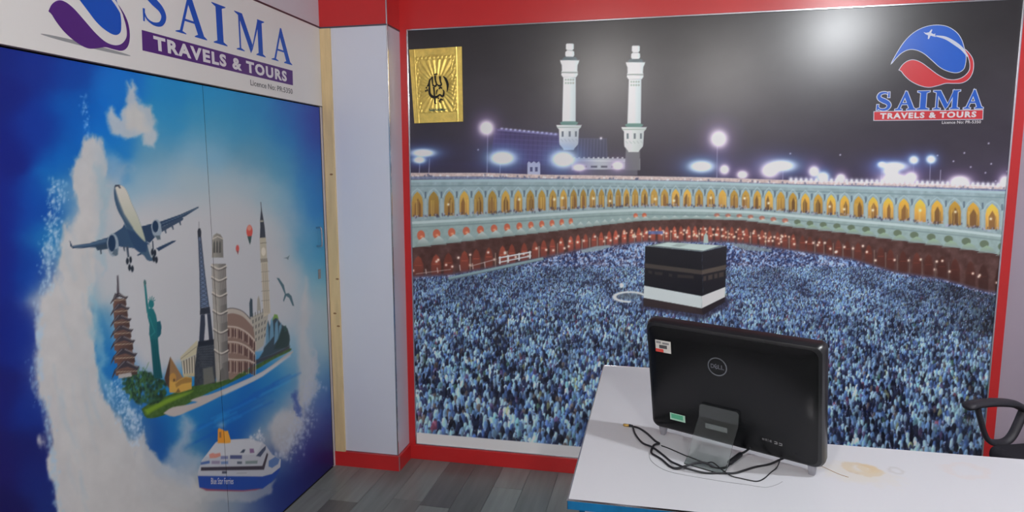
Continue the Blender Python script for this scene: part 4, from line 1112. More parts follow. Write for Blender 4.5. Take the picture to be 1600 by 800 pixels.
for kz, kx in ((1.06, BX-.008), (.87, BX-.03), (.80, BX-.012), (1.62, BX-.02)):
    bm = bmesh.new(); bmesh.ops.create_circle(bm, cap_ends=True, radius=.007, segments=10)
    bmesh.ops.transform(bm, matrix=Matrix.Translation((kx, PY-.0123, kz)) @ Matrix.Rotation(math.pi/2, 4, 'X') @ Matrix.Diagonal((1.4, .7, 1, 1)), verts=bm.verts)
    link_bm('knot', bm, M_KNOT, bat)
bp_ = tag(prism('baseboard_pillar', [(XL, PY), (PX1, PY), (PX1, -.012), (PX1+.012, -.012), (PX1+.012, PY-.012), (XL, PY-.012)], 0, Z_BASE, M_RED), 'red laminate skirting wrapped around the corner pillar', None, None, 'structure')
box('corner_joint', PX1+.008, PX1+.0128, PY-.0128, PY-.008, 0, Z_BASE, mat('grey_joint', (150, 120, 124), .5), bp_)

# =====================================================================
#  PRINTED SHEETS
# =====================================================================
def sheet(name, cols_lin, xs, zs, place, d, material, parent):
    h, w = len(zs), len(xs)
    UU, ZZ = np.meshgrid(xs, zs)
    if place is on_back: P = np.stack([UU, np.full_like(UU, -d), ZZ], -1)
    else: P = np.stack([np.full_like(UU, XL+d), UU, ZZ], -1)
    me = bpy.data.meshes.new(name)
    n = h*w; nf = (h-1)*(w-1)
    me.vertices.add(n); me.vertices.foreach_set('co', P.reshape(-1).astype(np.float32))
    idx = np.arange(n).reshape(h, w)
    q = np.stack([idx[1:, :-1], idx[1:, 1:], idx[:-1, 1:], idx[:-1, :-1]], -1).reshape(-1)
    me.loops.add(nf*4); me.loops.foreach_set('vertex_index', q.astype(np.int32))
    me.polygons.add(nf); me.polygons.foreach_set('loop_start', (np.arange(nf)*4).astype(np.int32))
    me.update(calc_edges=True)
    at = me.attributes.new('print', 'FLOAT_COLOR', 'POINT')
    c4 = np.ones((n, 4), np.float32); c4[:, :3] = cols_lin.reshape(-1, 3)
    at.data.foreach_set('color', c4.reshape(-1))
    me.materials.append(material)
    return put(bpy.data.objects.new(name, me), parent)

def to_lin(c, gain):
    v = np.clip(c, 0, 255)/255.0
    l = np.where(v <= .04045, v/12.92, ((v+.055)/1.055)**2.4)
    return np.clip(l*gain, 0, .93)

# ---- night mural
mural = tag(empty('wall_mural', ((MX0+MX1)/2, 0, Z_BASE)), 'large glossy night photo mural of pilgrims crowding around a black cube shrine', 'mural')
under(box('backing_board', MX0, MX1, .002, .015, Z_BASE+.004, Z_TOP, M_WHITE), mural)
K = 320
w = int((MX1-MX0)*K)+1; h = int((Z_TOP-Z_BASE)*K)+1
xs = np.linspace(MX0, MX1, w); zs = np.linspace(Z_TOP, Z_BASE+.004, h)
UU, ZZ = np.meshgrid(xs, zs)
cv = Canvas(*seen_at(UU, 0*UU, ZZ)); paint_mosque(cv)
M_PRINT = print_material('gloss_photo_print', .55, .29)
under(sheet('print_sheet', to_lin(cv.c, PRINT_GAIN), xs, zs, on_back, -.0015, M_PRINT, None), mural)
under(box('edging', MX0-.008, MX0, -.004, .01, Z_BASE+.004, Z_TOP+.008, M_CHROME, None, .0015), mural)
under(box('edging', MX1, MX1+.008, -.004, .01, Z_BASE+.004, Z_TOP+.008, M_CHROME, None, .0015), mural)
under(box('edging', MX0, MX1, -.004, .01, Z_TOP, Z_TOP+.008, M_CHROME, None, .0015), mural)
under(box('edging', MX0, MX1, -.0035, .01, Z_BASE, Z_BASE+.007, M_CHROME, None, .0015), mural)

# company logo (two swoosh leaves): measured once, used on mural and header
c8 = 220/926.0
def lg(*pts):
    """logo points measured in a crop -> wall coordinates relative to the mural"""
    out = []
    for x, y in pts:
        px_, py_ = 1340+x*c8, 20+y*c8
        d = CAM_F+CAM_R*((px_-800)/FPX)-CAM_U*((py_-400)/FPX)
        t = -CAM_LOC[1]/d[1]
        out.append((CAM_LOC[0]+d[0]*t, CAM_LOC[2]+d[2]*t))
    return out
leaf_up = lg(*curve([(222, 334), (262, 262), (310, 190), (370, 132), (440, 96), (515, 82), (590, 92), (650, 130), (684, 180), (702, 240), (712, 290), (708, 335), (694, 372), (655, 392), (600, 384), (545, 358), (490, 310), (440, 268), (390, 244), (340, 240), (290, 262), (250, 300), (222, 334)], 5)[:-1])
leaf_low = lg(*curve([(275, 375), (300, 340), (336, 316), (375, 312), (420, 330), (470, 366), (530, 410), (590, 438), (650, 440), (700, 420), (736, 380), (740, 330), (726, 280), (704, 240), (740, 276), (760, 320), (758, 380), (734, 430), (690, 458), (630, 462), (580, 462), (530, 476), (470, 488), (410, 476), (350, 446), (310, 410), (290, 384), (275, 375)], 5)[:-1])
swoosh = lg(*curve([(516, 148), (580, 156), (640, 186), (692, 228), (728, 282), (720, 288), (682, 246), (630, 208), (575, 174), (516, 156)], 5))
jet_mark = lg((434, 126), (448, 132), (470, 128), (486, 108), (492, 112), (484, 132), (500, 140), (512, 136), (510, 146), (516, 158), (502, 156), (480, 150), (470, 172), (462, 172), (464, 148), (446, 140))
def leaf_set(place, du, dz, d, m_up, m_low, m_edge, root, edge):
    sh = lambda P: [(u+du, z+dz) for u, z in P]
    if edge:
        under(flat('logo_outline', [offset_poly(sh(leaf_up), edge), offset_poly(sh(leaf_low), edge)], place, d, m_edge, None), root)
    under(flat('logo_upper_leaf', [sh(leaf_up)], place, d+.0002, m_up, None), root)
    under(flat('logo_lower_leaf', [sh(leaf_low)], place, d+.0002, m_low, None), root)
    under(flat('logo_swoosh', [sh(swoosh)], place, d+.0004, m_edge, None), root)
    under(flat('logo_aeroplane', [sh(jet_mark)], place, d+.0004, m_edge, None), root)
leaf_set(on_back, 0, 0, -.0009, M_LOGO_BLUE, M_LOGO_RED, M_LOGO_PALE, mural, .0028)
bx_m = [(.992, 1.052), (1.072, 1.156), (1.163, 1.210), (1.228, 1.334), (1.354, 1.431)]
for a, b_ in zip(word('SAIMA', bx_m, 1.909, 1.990, .0042), word('SAIMA', bx_m, 1.909, 1.990, .0012)):
    under(flat('letter_outline', a, on_back, -.0009, M_LOGO_PALE, None), mural)
    under(flat('letter', b_, on_back, -.0005, M_LOGO_BLUE, None), mural)
under(flat('band_outline', [[(.981, 1.905), (1.434, 1.903), (1.436, 1.858), (.983, 1.861)]], on_back, -.0010, M_LOGO_PALE, None), mural)
under(flat('band', [[(.984, 1.902), (1.431, 1.900), (1.433, 1.861), (.986, 1.864)]], on_back, -.0008, M_LOGO_RED, None), mural)
letters_apart(type_mesh('lettering', 'TRAVELS & TOURS', 1.010, 1.407, 1.869, 1.896, on_back, -.0003, M_SIGN_TYPE, None, .045, 1.2), mural)
under(type_mesh('licence_line', 'Licence No: PR-5350', 1.27, 1.428, 1.842, 1.855, on_back, -.0003, M_SIGN_TYPE, None, .01), mural)

# ---- printed partition: fixed panel and door leaf share one collage
SEAM, DR, PL0 = -1.11, -.203, -2.31
Z1L = 1.966
K = 300
M_PRINT_L = print_material('satin_collage_print', .25, .42)
ys_a = np.linspace(PL0, SEAM-.001, int((SEAM-PL0)*K)+1); ys_b = np.linspace(SEAM+.001, DR, int((DR-SEAM)*K*1.1)+1)
zs = np.linspace(Z1L, .008, int(1.97*K)+1)
ys = np.concatenate([ys_a, ys_b])
UU, ZZ = np.meshgrid(ys, zs)
cv = Canvas(*seen_at(0*UU+XL, UU, ZZ)); paint_travel(cv)
cl = to_lin(cv.c, PRINT_GAIN_LEFT)
panel = tag(empty('printed_panel', (XL-.015, (PL0+SEAM)/2, .008)), 'blue collage wall panel showing a jet, a pagoda and white surf', 'wall panel')
under(box('board', XL-.03, XL-.001, PL0, SEAM-.001, .008, Z1L, M_SLAB_SHADE), panel)
under(sheet('print_sheet', cl[:, :len(ys_a)], ys_a, zs, on_left, 0, M_PRINT_L, None), panel)
door = tag(empty('printed_door', (XL-.015, (SEAM+DR)/2, .008)), 'door leaf printed with famous towers and a white ferry, with a small pull handle', 'door')
under(box('board', XL-.03, XL-.001, SEAM+.001, DR, .008, Z1L, M_SLAB_SHADE), door)
under(sheet('print_sheet', cl[:, len(ys_a):], ys_b, zs, on_left, 0, M_PRINT_L, None), door)
under(box('edge_strip', XL-.03, XL+.001, DR, DR+.006, .008, Z1L, M_DARKTRIM), door)
hd = under(tube('handle', spline3([(XL, -.283, 1.345), (XL+.024, -.283, 1.345), (XL+.028, -.283, 1.325), (XL+.028, -.283, 1.27), (XL+.024, -.283, 1.25), (XL, -.283, 1.25)], 4), .0045, M_CHROME, None, 8), door)
under(box('lock', XL, XL+.004, -.285, -.262, 1.075, 1.125, M_LABEL_GREY, None, .001), door)
M_WHITE_TYPE = M_SIGN_TYPE
def lw(px_, py_):
    d = CAM_F+CAM_R*((px_-800)/FPX)-CAM_U*((py_-400)/FPX); t = (XL-CAM_LOC[0])/d[0]
    return CAM_LOC[1]+d[1]*t, CAM_LOC[2]+d[2]*t
def on_hull(a, b, d):
    u, z = lw(329.5+35*a, 756.5-10*b); return (XL+d, u, z)
ferry = type_mesh('ferry_lettering', 'Blue Star Ferries', 0, 1, 0, 1, on_hull, .0006, M_WHITE_TYPE, None, .004)
under(ferry, panel)
# jamb between door and pillar batten, dark strip coloured as the shadow gap above the leaf
tag(box('trim_3', XL-.034, XL+.002, DR+.006, PY+.006, 0, Z_TOP-.004, M_LILAC), 'pale jamb strip beside the printed door', None, None, 'structure')
tag(box('trim_4', XL-.034, XL-.012, YF, DR+.006, Z1L, 1.978, M_SLAB_SHADE), 'dark gap under the header sign', None, None, 'structure')
tag(box('trim_5', XL-.034, XL, YF, PL0-.004, 0, Z1L, M_WALL), 'plain partition beyond the printed panel', None, None, 'structure')

# ---- header sign
sign = tag(empty('header_sign', (XL, -1.2, 1.976)), 'white header board with blue serif company name and purple leaf logo', 'sign')
under(box('board', XL-.034, XL+.006, -3.2, PY-.012, 1.974, Z_TOP-.004, M_SIGN), sign)
under(box('lower_edging', XL-.02, XL+.0065, -3.2, PY-.012, 1.970, 1.974, M_DARKTRIM), sign)
leaf_set(on_left, -2.846, .003, .0064, M_SIGN_BLUE, M_SIGN_PURPLE, M_SIGN_TYPE, sign, 0)
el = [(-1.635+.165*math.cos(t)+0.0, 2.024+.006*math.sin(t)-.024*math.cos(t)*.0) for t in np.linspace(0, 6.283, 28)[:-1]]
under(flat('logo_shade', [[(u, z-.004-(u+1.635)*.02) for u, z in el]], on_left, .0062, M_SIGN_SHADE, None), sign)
bx_h = [(-1.407, -1.290), (-1.248, -1.075), (-1.036, -.950), (-.893, -.680), (-.634, -.460)]
for a in word('SAIMA', bx_h, 2.140, 2.294):
    under(flat('letter', a, on_left, .0064, M_SIGN_BLUE, None), sign)
under(flat('band', [[(-1.416, 2.044), (-.461, 2.046), (-.459, 2.115), (-1.413, 2.112)]], on_left, .0064, M_SIGN_PURPLE, None), sign)
letters_apart(type_mesh('lettering', 'TRAVELS & TOURS', -1.362, -.514, 2.055, 2.104, on_left, .0069, M_SIGN_TYPE, None, .045, 1.2), sign)
under(type_mesh('licence_line', 'Licence No: PR:5350', -.806, -.468, 2.004, 2.028, on_left, .0066, M_SIGN_GREY, None, .008), sign)

# ---- gold foil plaque
pc = [(-1.293, 2.274), (-1.004, 2.278), (-1.002, 1.895), (-1.273, 1.890)]
def pq(u, v):
    """u right, v down, 0..1"""
    a = Vector(pc[0])*(1-u)+Vector(pc[1])*u; b = Vector(pc[3])*(1-u)+Vector(pc[2])*u
    r = a*(1-v)+b*v
    return r.x, r.y
plq = tag(empty('calligraphy_plaque', (-1.14, -.004, 1.89)), 'small embossed gold foil plaque with black Arabic calligraphy on the mural corner', 'plaque')
nu, nv = 130, 170
bm = bmesh.new(); grid = []
for j in range(nv+1):
    row = []
    for i in range(nu+1):
        u, v = i/nu, j/nv
        x, z = pq(u, v)
        du, dv = (u-.5)*.72, v-.52
        a = math.atan2(dv, du); rr = math.hypot(du, dv)
        inner = .11 < u < .88 and .09 < v < .86
        hgt = 0.0
        if inner and rr > .13:
            hgt = .0022*(0.5+.5*math.cos(a*30))*min(1, (rr-.13)*12)
        if inner and (u < .17 or u > .80 or v < .15):
            hgt = .0020*abs(math.sin(v*62))*abs(math.sin(u*40+v*20))
        if not inner: hgt = .0006*math.sin(u*9+v*4)
        if abs(u-.095) < .012 or abs(u-.895) < .012: hgt += .0009
        hgt += .0025*math.sin(v*3.1)*(.5-u)*.6
        row.append(bm.verts.new((x, -.0075-hgt, z)))
    grid.append(row)
for j in range(nv):
    for i in range(nu):
        bm.faces.new((grid[j+1][i], grid[j+1][i+1], grid[j][i+1], grid[j][i]))
M_GOLD = gold_material()
under(link_bm('foil', bm, M_GOLD, None, True), plq)
bm = bmesh.new()
vs = [bm.verts.new((x, y, z)) for y in (-.0062, -.001) for (x, z) in pc]
for f in ((0, 1, 2, 3), (7, 6, 5, 4), (0, 4, 5, 1), (1, 5, 6, 2), (2, 6, 7, 3), (3, 7, 4, 0)): bm.faces.new([vs[k] for k in f])
bmesh.ops.recalc_face_normals(bm, faces=bm.faces)
under(link_bm('backing', bm, M_GOLD, None), plq)
def pk(x, y): return pq((x-45)/455.0, (y-82)/625.0)
def brush(pts, ws, n=5):
    c = curve([pk(*q) for q in pts], n); m_ = len(c)
    return stroke_poly(c, [interp(i/(m_-1), [(k/(len(ws)-1), v) for k, v in enumerate(ws)])*.00095 for i in range(m_)])
strokes = [brush([(332, 318), (356, 345), (372, 395), (364, 455)], [2, 14, 14, 2]), brush([(306, 318), (308, 360), (316, 390), (292, 398), (276, 380)], [12, 8, 9, 10, 3]),
           brush([(262, 312), (264, 350), (272, 385), (258, 400), (238, 385)], [12, 8, 9, 10, 4]), brush([(236, 318), (236, 350), (240, 400)], [11, 8, 5]),
           brush([(232, 330), (214, 345), (206, 372), (196, 392), (184, 398)], [4, 9, 10, 10, 4]), brush([(250, 300), (262, 304), (274, 298), (284, 302)], [5, 7, 7, 4]),
           brush([(212, 372), (206, 420), (208, 462), (232, 488), (270, 490), (300, 470)], [4, 11, 14, 15, 12, 6]), brush([(300, 470), (316, 486), (330, 480), (336, 450), (326, 432)], [6, 11, 12, 9, 3]),
           brush([(246, 405), (248, 450), (250, 545)], [11, 8, 9]), brush([(266, 470), (272, 440), (284, 428)], [3, 7, 3]),
           brush([(250, 545), (280, 556), (306, 550), (318, 525), (306, 512), (294, 528), (306, 548)], [8, 11, 12, 11, 9, 8, 4]), brush([(278, 500), (290, 506)], [6, 7])]
dots = [(180, 410), (172, 436), (186, 430), (306, 412), (316, 418), (296, 420)]
for (x, y) in dots:
    strokes.append([pk(x-9, y), pk(x, y-10), pk(x+9, y), pk(x, y+10)])
under(flat('calligraphy', strokes, on_back, .0112, M_INK, None), plq)
small = []
rs_ = random.Random(3)
xx = 196
while xx < 352:
    small.append(brush([(xx, 590+rs_.uniform(-6, 6)), (xx+6, 606), (xx+12, 598+rs_.uniform(-8, 8))], [3, 6, 3])); xx += rs_.uniform(10, 16)
under(flat('small_inscription', small, on_back, .0112, M_INK_TEAL, None), plq)

# =====================================================================
#  RECEPTION DESK (L-shaped)
# =====================================================================
DX0, DY1, DY2, DY3, DXI, DX1 = -.1653, -1.0943, -2.092, -1.668, .22, 1.9
desk = tag(empty('reception_desk', (.6, -1.9, 0)), 'L-shaped white laminate reception desk with blue-filmed metal edging', 'desk')
M_DESK = desk_material()
under(prism('desk_top', [(DX0, DY2), (DX1, DY2), (DX1, DY3), (DXI, DY3), (DXI, DY1), (DX0, DY1)], DESK_Z-.018, DESK_Z, M_DESK, None, .0008), desk)
under(box('front_edging', DX0-.002, DX1, DY2-.003, DY2+.0005, DESK_Z-.019, DESK_Z+.0006, M_BLUE_EDGING, None, .0008), desk)
under(box('front_edging_lip', DX0-.002, DX1, DY2-.0032, DY2+.004, DESK_Z+.0002, DESK_Z+.0012, M_CHROME), desk)
under(box('side_edging', DX0-.003, DX0+.0005, DY2-.003, DY1, DESK_Z-.019, DESK_Z+.0006, M_CHROME, None, .0008), desk)
under(box('back_edging', DX0, DXI, DY1-.0005, DY1+.003, DESK_Z-.019, DESK_Z+.0004, M_CHROME, None, .0008), desk)
IN = .022
under(box('front_panel', DX0+IN+.012, DX1-IN, DY2+IN, DY2+IN+.018, .06, DESK_Z-.018, M_WHITE), desk)
under(box('front_trim', DX0+IN+.012, DX1-IN, DY2+IN-.002, DY2+IN, DESK_Z-.026, DESK_Z-.018, M_RED), desk)
under(box('corner_post', DX0+IN, DX0+IN+.012, DY2+IN-.002, DY2+IN+.018, 0, DESK_Z-.018, M_BLUE_EDGING, None, .001), desk)
under(box('side_panel', DX0+IN, DX0+IN+.018, DY2+IN+.018, DY1-IN, 0, DESK_Z-.018, M_WHITE), desk)
under(box('return_back_panel', DX0+IN, DXI-IN, DY1-IN-.018, DY1-IN, 0, DESK_Z-.018, M_WHITE), desk)
under(box('end_panel', DX1-IN-.018, DX1-IN, DY2+IN+.018, DY3-IN, 0, DESK_Z-.018, M_WHITE), desk)
under(box('plinth', DX0+IN+.012, DX1-IN, DY2+IN+.004, DY2+IN+.018, 0, .06, M_RED), desk)

# =====================================================================
#  ALL-IN-ONE COMPUTER, seen from behind
# =====================================================================
th, lean = -.47230289, .18052517
B0 = Vector((.19385, -1.78594, .9657))
T = Vector((math.cos(th), math.sin(th), 0)); Nh = Vector((math.sin(th), -math.cos(th), 0))
Uv = Nh*math.sin(lean)+Vector((0, 0, math.cos(lean))); Nv = T.cross(Uv)      # Nv points at the viewer
pc_root = tag(empty('all_in_one_computer', (B0.x, B0.y, DESK_Z)), 'black all-in-one computer seen from behind, propped on a clear stand', 'computer')
def MP(t, u, n): return B0+T*t+Uv*u+Nv*n
W2, HH = .4165/2, .2937
def rrect(w2, u0, u1, r, n, cx=0):
    pts = []
    for (cx_, cu, a0) in ((w2-r, u1-r, 0), (-w2+r, u1-r, 90), (-w2+r, u0+r, 180), (w2-r, u0+r, 270)):
        for k in range(7):
            a = math.radians(a0+90*k/6)
            pts.append((cx+cx_+r*math.cos(a), cu+r*math.sin(a), n))
    return pts
def loft(name, rings, material, root, smooth=True):
    bm = bmesh.new(); R = []
    for ring in rings: R.append([bm.verts.new(MP(*q)) for q in ring])
    n = len(R[0])
    for a, b in zip(R[:-1], R[1:]):
        for k in range(n): bm.faces.new((a[k], a[(k+1) % n], b[(k+1) % n], b[k]))
    bm.faces.new(R[0][::-1]); bm.faces.new(R[-1])
    bmesh.ops.recalc_face_normals(bm, faces=bm.faces)
    o = link_bm(name, bm, material, None, smooth)
    if smooth:
        md = o.modifiers.new('edges', 'EDGE_SPLIT'); md.split_angle = math.radians(32)
    return under(o, root)
# casing: bezel at the far side, swelling back cover towards the viewer
loft('casing', [rrect(W2-.001, .001, HH-.001, .012, -.040), rrect(W2+.003, -.003, HH+.003, .014, -.037), rrect(W2+.004, -.004, HH+.004, .015, -.022), rrect(W2+.003, -.003, HH+.003, .016, -.010),
                rrect(W2, 0, HH, .018, -.002), rrect(W2-.006, .005, HH-.006, .018, .0015)], mat('black_rim_plastic', (22, 23, 27), .32, 0, .5, .06, 6), pc_root)  # rim colour lightened to imitate reflections along the casing edges
loft('back_cover', [rrect(W2-.006, .005, HH-.006, .018, .0012), rrect(W2-.014, .012, HH-.016, .022, .0045), rrect(W2-.030, .022, HH-.034, .03, .0062), rrect(W2-.06, .04, HH-.07, .04, .0068)], M_BLACK, pc_root)
loft('screen', [rrect(W2-.022, .03, HH-.022, .002, -.0406), rrect(W2-.022, .03, HH-.022, .002, -.0402)], mat('dark_screen_glass', (10, 11, 14), .08, 0, .5, .02, 4), pc_root, False)
# feet
for ft in (-W2+.024, W2-.022):
    bm = bmesh.new()
    top = [MP(ft-.010, .004, -.024), MP(ft+.010, .004, -.024), MP(ft+.010, .004, -.004), MP(ft-.010, .004, -.004)]
    base = []
    for q in top:
        v = q.copy(); v.z = DESK_Z; base.append(v)
    c0 = sum(base, Vector())/4
    base = [c0+(v-c0)*.62 for v in base]
    vs = [bm.verts.new(v) for v in top+base]
    for f in ((0, 1, 2, 3), (4, 5, 6, 7), (0, 1, 5, 4), (1, 2, 6, 5), (2, 3, 7, 6), (3, 0, 4, 7)): bm.faces.new([vs[k] for k in f])
    bmesh.ops.recalc_face_normals(bm, faces=bm.faces)
    bmesh.ops.bevel(bm, geom=bm.edges[:], offset=.0015, segments=2, affect='EDGES')
    under(link_bm('foot', bm, M_FOOT, None), pc_root)
# clear stand plate
def plate(name, t0, t1, path, thick, material, root, r=.006):
    """bent plate: path = list of (u, n) in the monitor frame"""
    bm = bmesh.new(); rows = []
    P = [MP(0, u, n) for u, n in path]
    for i, c in enumerate(P):
        a = P[max(i-1, 0)]; b = P[min(i+1, len(P)-1)]; tg = (b-a).normalized(); nn = T.cross(tg).normalized()
        inset = r if i in (0, len(P)-1) else 0
        rows.append([bm.verts.new(c+T*(t0+inset)-nn*thick/2), bm.verts.new(c+T*(t1-inset)-nn*thick/2), bm.verts.new(c+T*(t1-inset)+nn*thick/2), bm.verts.new(c+T*(t0+inset)+nn*thick/2)])
    for a, b in zip(rows[:-1], rows[1:]):
        for k in range(4): bm.faces.new((a[k], a[(k+1) % 4], b[(k+1) % 4], b[k]))
    bm.faces.new(rows[0][::-1]); bm.faces.new(rows[-1])
    bmesh.ops.recalc_face_normals(bm, faces=bm.faces)
    bmesh.ops.bevel(bm, geom=[e for e in bm.edges], offset=.0006, segments=1, affect='EDGES')
    return under(link_bm(name, bm, material, None), root)
def desk_n(z):
    """(u, n) of a point at horizontal distance from the feet line and height z above the desk"""
    return None
foot_u = lambda hz, q: None
M_ACR = acrylic_material()
def un(dist, z):
    """monitor-frame (u, n) of the point 'dist' in front of B0 (towards the viewer) at world height z"""
    v = Nh*dist+Vector((0, 0, z-B0.z))
    return v.dot(Uv), v.dot(Nv)
path = [(.103, .012), (.098, .0125), (.07, .017)]+[un(d_, DESK_Z+z_) for d_, z_ in ((.060, .052), (.078, .022), (.088, .007), (.098, .0022), (.120, .0018))]
plate('clear_stand', -.070, .028, path, .0034, M_ACR, pc_root, .005)
# logo: ring and letters
def ring_mesh(name, ct, cu, r0, r1, n0, n1, material):
    bm = bmesh.new(); S_ = 40; L_ = []
    for (r, n) in ((r0, n0), (r0, n1), (r1, n1), (r1, n0)):
        L_.append([bm.verts.new(MP(ct+r*math.cos(2*math.pi*k/S_), cu+r*math.sin(2*math.pi*k/S_), n)) for k in range(S_)])
    for a, b in ((0, 1), (1, 2), (2, 3), (3, 0)):
        for k in range(S_): bm.faces.new((L_[a][k], L_[a][(k+1) % S_], L_[b][(k+1) % S_], L_[b][k]))
    bmesh.ops.recalc_face_normals(bm, faces=bm.faces)
    return under(link_bm(name, bm, material, None), pc_root)
on_pc = lambda u, z, d: MP(u, z, d)
LT, LU = -.0225, .209
ring_mesh('logo_ring', LT, LU, .0212, .0236, .006, .0080, M_LOGO_RING)
zt_ = .0055
for txt_, u0, u1, tilt in (('D', -.0165, -.0075, 0), ('L', .0015, .0085, 0), ('L', .0092, .0165, 0)):
    under(type_mesh('logo_letter', txt_, LT+u0, LT+u1, LU-zt_, LU+zt_, on_pc, .0074, M_LOGO_TYPE, None, .03), pc_root)
oE = type_mesh('logo_letter', 'E', -.0045, .0045, -zt_, zt_, lambda u, z, d: MP(LT-.003+u*.766-z*.643, LU+u*.643+z*.766, d), .0074, M_LOGO_TYPE, None, .03)
under(oE, pc_root)
def sticker(name, t0, t1, u0, u1, n, material):
    bm = bmesh.new(); vs = [bm.verts.new(MP(t, u, q)) for q in (n, n+.0004) for t, u in ((t0, u0), (t1, u0), (t1, u1), (t0, u1))]
    for f in ((0, 1, 2, 3), (7, 6, 5, 4), (0, 4, 5, 1), (1, 5, 6, 2), (2, 6, 7, 3), (3, 7, 4, 0)): bm.faces.new([vs[k] for k in f])
    bmesh.ops.recalc_face_normals(bm, faces=bm.faces)
    return under(link_bm(name, bm, material, None), pc_root)
sticker('white_label', -.1822, -.1405, .2198, .2518, .0063, M_LABEL)
sticker('label_red_corner', -.1822, -.161, .2200, .2285, .0067, M_LABEL_RED)
sticker('label_barcode', -.172, -.151, .2305, .2395, .0067, M_LABEL_INK)
sticker('label_print', -.180, -.167, .2430, .2490, .0067, M_LABEL_GREY)
sticker('label_print', -.163, -.145, .2425, .2475, .0067, M_LABEL_GREY)
sticker('green_label', -.1535, -.1122, .0352, .0545, .0066, M_LABEL_PALE)
sticker('label_green_field', -.1500, -.1180, .0400, .0525, .0070, M_LABEL_GREEN)
sticker('grey_label', -.0590, -.0036, .0356, .0492, .0069, M_LABEL_GREY)
for k, (a, b, c, d_) in enumerate(((.080, .085, .042, .047), (.087, .091, .0415, .0475), (.093, .0945, .041, .048), (.097, .102, .0408, .0468))):
    sticker('port_marking', a, b, c, d_, .0066, M_LABEL_INK)
ring_pts = ((.112, .118), (.112, .1135), (.120, .1245))
sticker('port_marking', .108, .1145, .0395, .0412, .0066, M_LABEL_GREY); sticker('port_marking', .108, .1145, .0445, .0462, .0066, M_LABEL_GREY); sticker('port_marking', .113, .1145, .0395, .0462, .0066, M_LABEL_GREY)
sticker('port_marking', .118, .1255, .0385, .0400, .0066, M_LABEL_GREY); sticker('port_marking', .118, .1255, .0435, .0450, .0066, M_LABEL_GREY); sticker('port_marking', .124, .1255, .0385, .0450, .0066, M_LABEL_GREY)

# ---- cables lying on the desk
def on_desk(pts, r, lift=None):
    out = []
    for i, (x, y) in enumerate(pts):
        z = DESK_Z+r+(lift.get(i, 0) if lift else 0)
        out.append((x, y, z))
    return out
c1 = [(-0.046, -1.6590), (-0.0285, -1.6675), (-0.0078, -1.6975), (0.014, -1.7443), (0.0245, -1.7689), (0.0124, -1.7802), (0.0056, -1.8032), (0.0068, -1.8239), (0.0175, -1.838), (0.0306, -1.8553), (0.0495, -1.89), (0.0652, -1.898), (0.0877, -1.8925), (0.1145, -1.8756), (0.1334, -1.8728), (0.1514, -1.8761), (0.1738, -1.8714), (0.1885, -1.8493)]
r_ = .0027
cable = tag(empty('power_cable', (.08, -1.8, DESK_Z)), 'thick black power cable with brass plug tip looping in front of the computer', 'cable')
end = MP(.052, .012, .004)
p1 = on_desk(c1, r_, {4: .004, 5: .004, 11: .001, 12: .008, 13: .010, 14: .008, 17: .006})
under(tube('cord', spline3(p1, 5), r_, M_CABLE, None, 8), cable)
under(tube('adapter_block', [(.1845, -1.8555, DESK_Z+.008), (.1875, -1.851, DESK_Z+.009), (.2145, -1.811, DESK_Z+.013), (.2175, -1.8065, DESK_Z+.014)], [.0042, .0062, .0062, .0040], M_CABLE, None, 10), cable)
under(tube('lead', spline3([(.2165, -1.808, DESK_Z+.0138), (.228, -1.80, DESK_Z+.018), tuple(end)], 4), .0026, M_CABLE, None, 8), cable)
under(tube('plug_sleeve', [(-.045, -1.6592, DESK_Z+.004), (-.055, -1.658, DESK_Z+.004)], [.0032, .0042], M_CABLE, None, 10), cable)
under(tube('plug_tip', [(-.055, -1.658, DESK_Z+.004), (-.0685, -1.656, DESK_Z+.004), (-.071, -1.6557, DESK_Z+.004)], [.0036, .0040, .0022], M_BRASS, None, 10), cable)
c2 = [(-0.044, -1.6655), (-0.0364, -1.713), (-0.0173, -1.7644), (0.0073, -1.7943), (0.0309, -1.8229), (0.0502, -1.8591), (0.0656, -1.8866), (0.0876, -1.903), (0.1254, -1.906), (0.1566, -1.9013), (0.1911, -1.894), (0.2143, -1.8763), (0.2423, -1.8516), (0.2775, -1.829)]
e2 = MP(.155, .028, .0055)
p2 = on_desk(c2, r_, {3: .0035, 6: .0055, 7: .005})+[(.300, -1.822, DESK_Z+.012), tuple(e2)]
tag(tube('data_cable', spline3(p2, 5), r_*.95, M_CABLE, None, 8), 'black cable running along the desk to the lower right port of the computer', 'cable')
c3 = [(0.030, -1.7689), (0.0517, -1.7849), (0.0906, -1.8226), (0.128, -1.8505), (0.1457, -1.8698), (0.1625, -1.8922), (0.183, -1.9084), (0.2039, -1.9151), (0.2207, -1.9206), (0.2376, -1.9224), (0.2551, -1.9049), (0.2758, -1.8683)]
p3 = on_desk(c3, .0014, {2: .001, 3: .001, 4: .012, 5: .008, 6: .001})+[(.292, -1.848, DESK_Z+.006), tuple(MP(.122, .008, .0045))]
tag(tube('thin_cable', spline3(p3, 5), .0014, M_CABLE, None, 8), 'thin black cable dipping lowest in front of the clear stand', 'cable')
c4 = [(0.0000, -1.8202), (0.0046, -1.8602), (0.0271, -1.8972), (0.0556, -1.9157), (0.0993, -1.9262), (0.1353, -1.9331), (0.1704, -1.9386), (0.2145, -1.943), (0.2517, -1.9465), (0.2778, -1.9289), (0.2926, -1.9108)]
tag(tube('grey_wire', spline3(on_desk(c4, .0007), 5), .0007, M_WIRE, None, 6), 'very thin pale grey wire on the white desk nearest the viewer', 'wire')
c5 = [(.388, -1.80), (.402, -1.815), (.415, -1.832), (.428, -1.847), (.443, -1.857)]
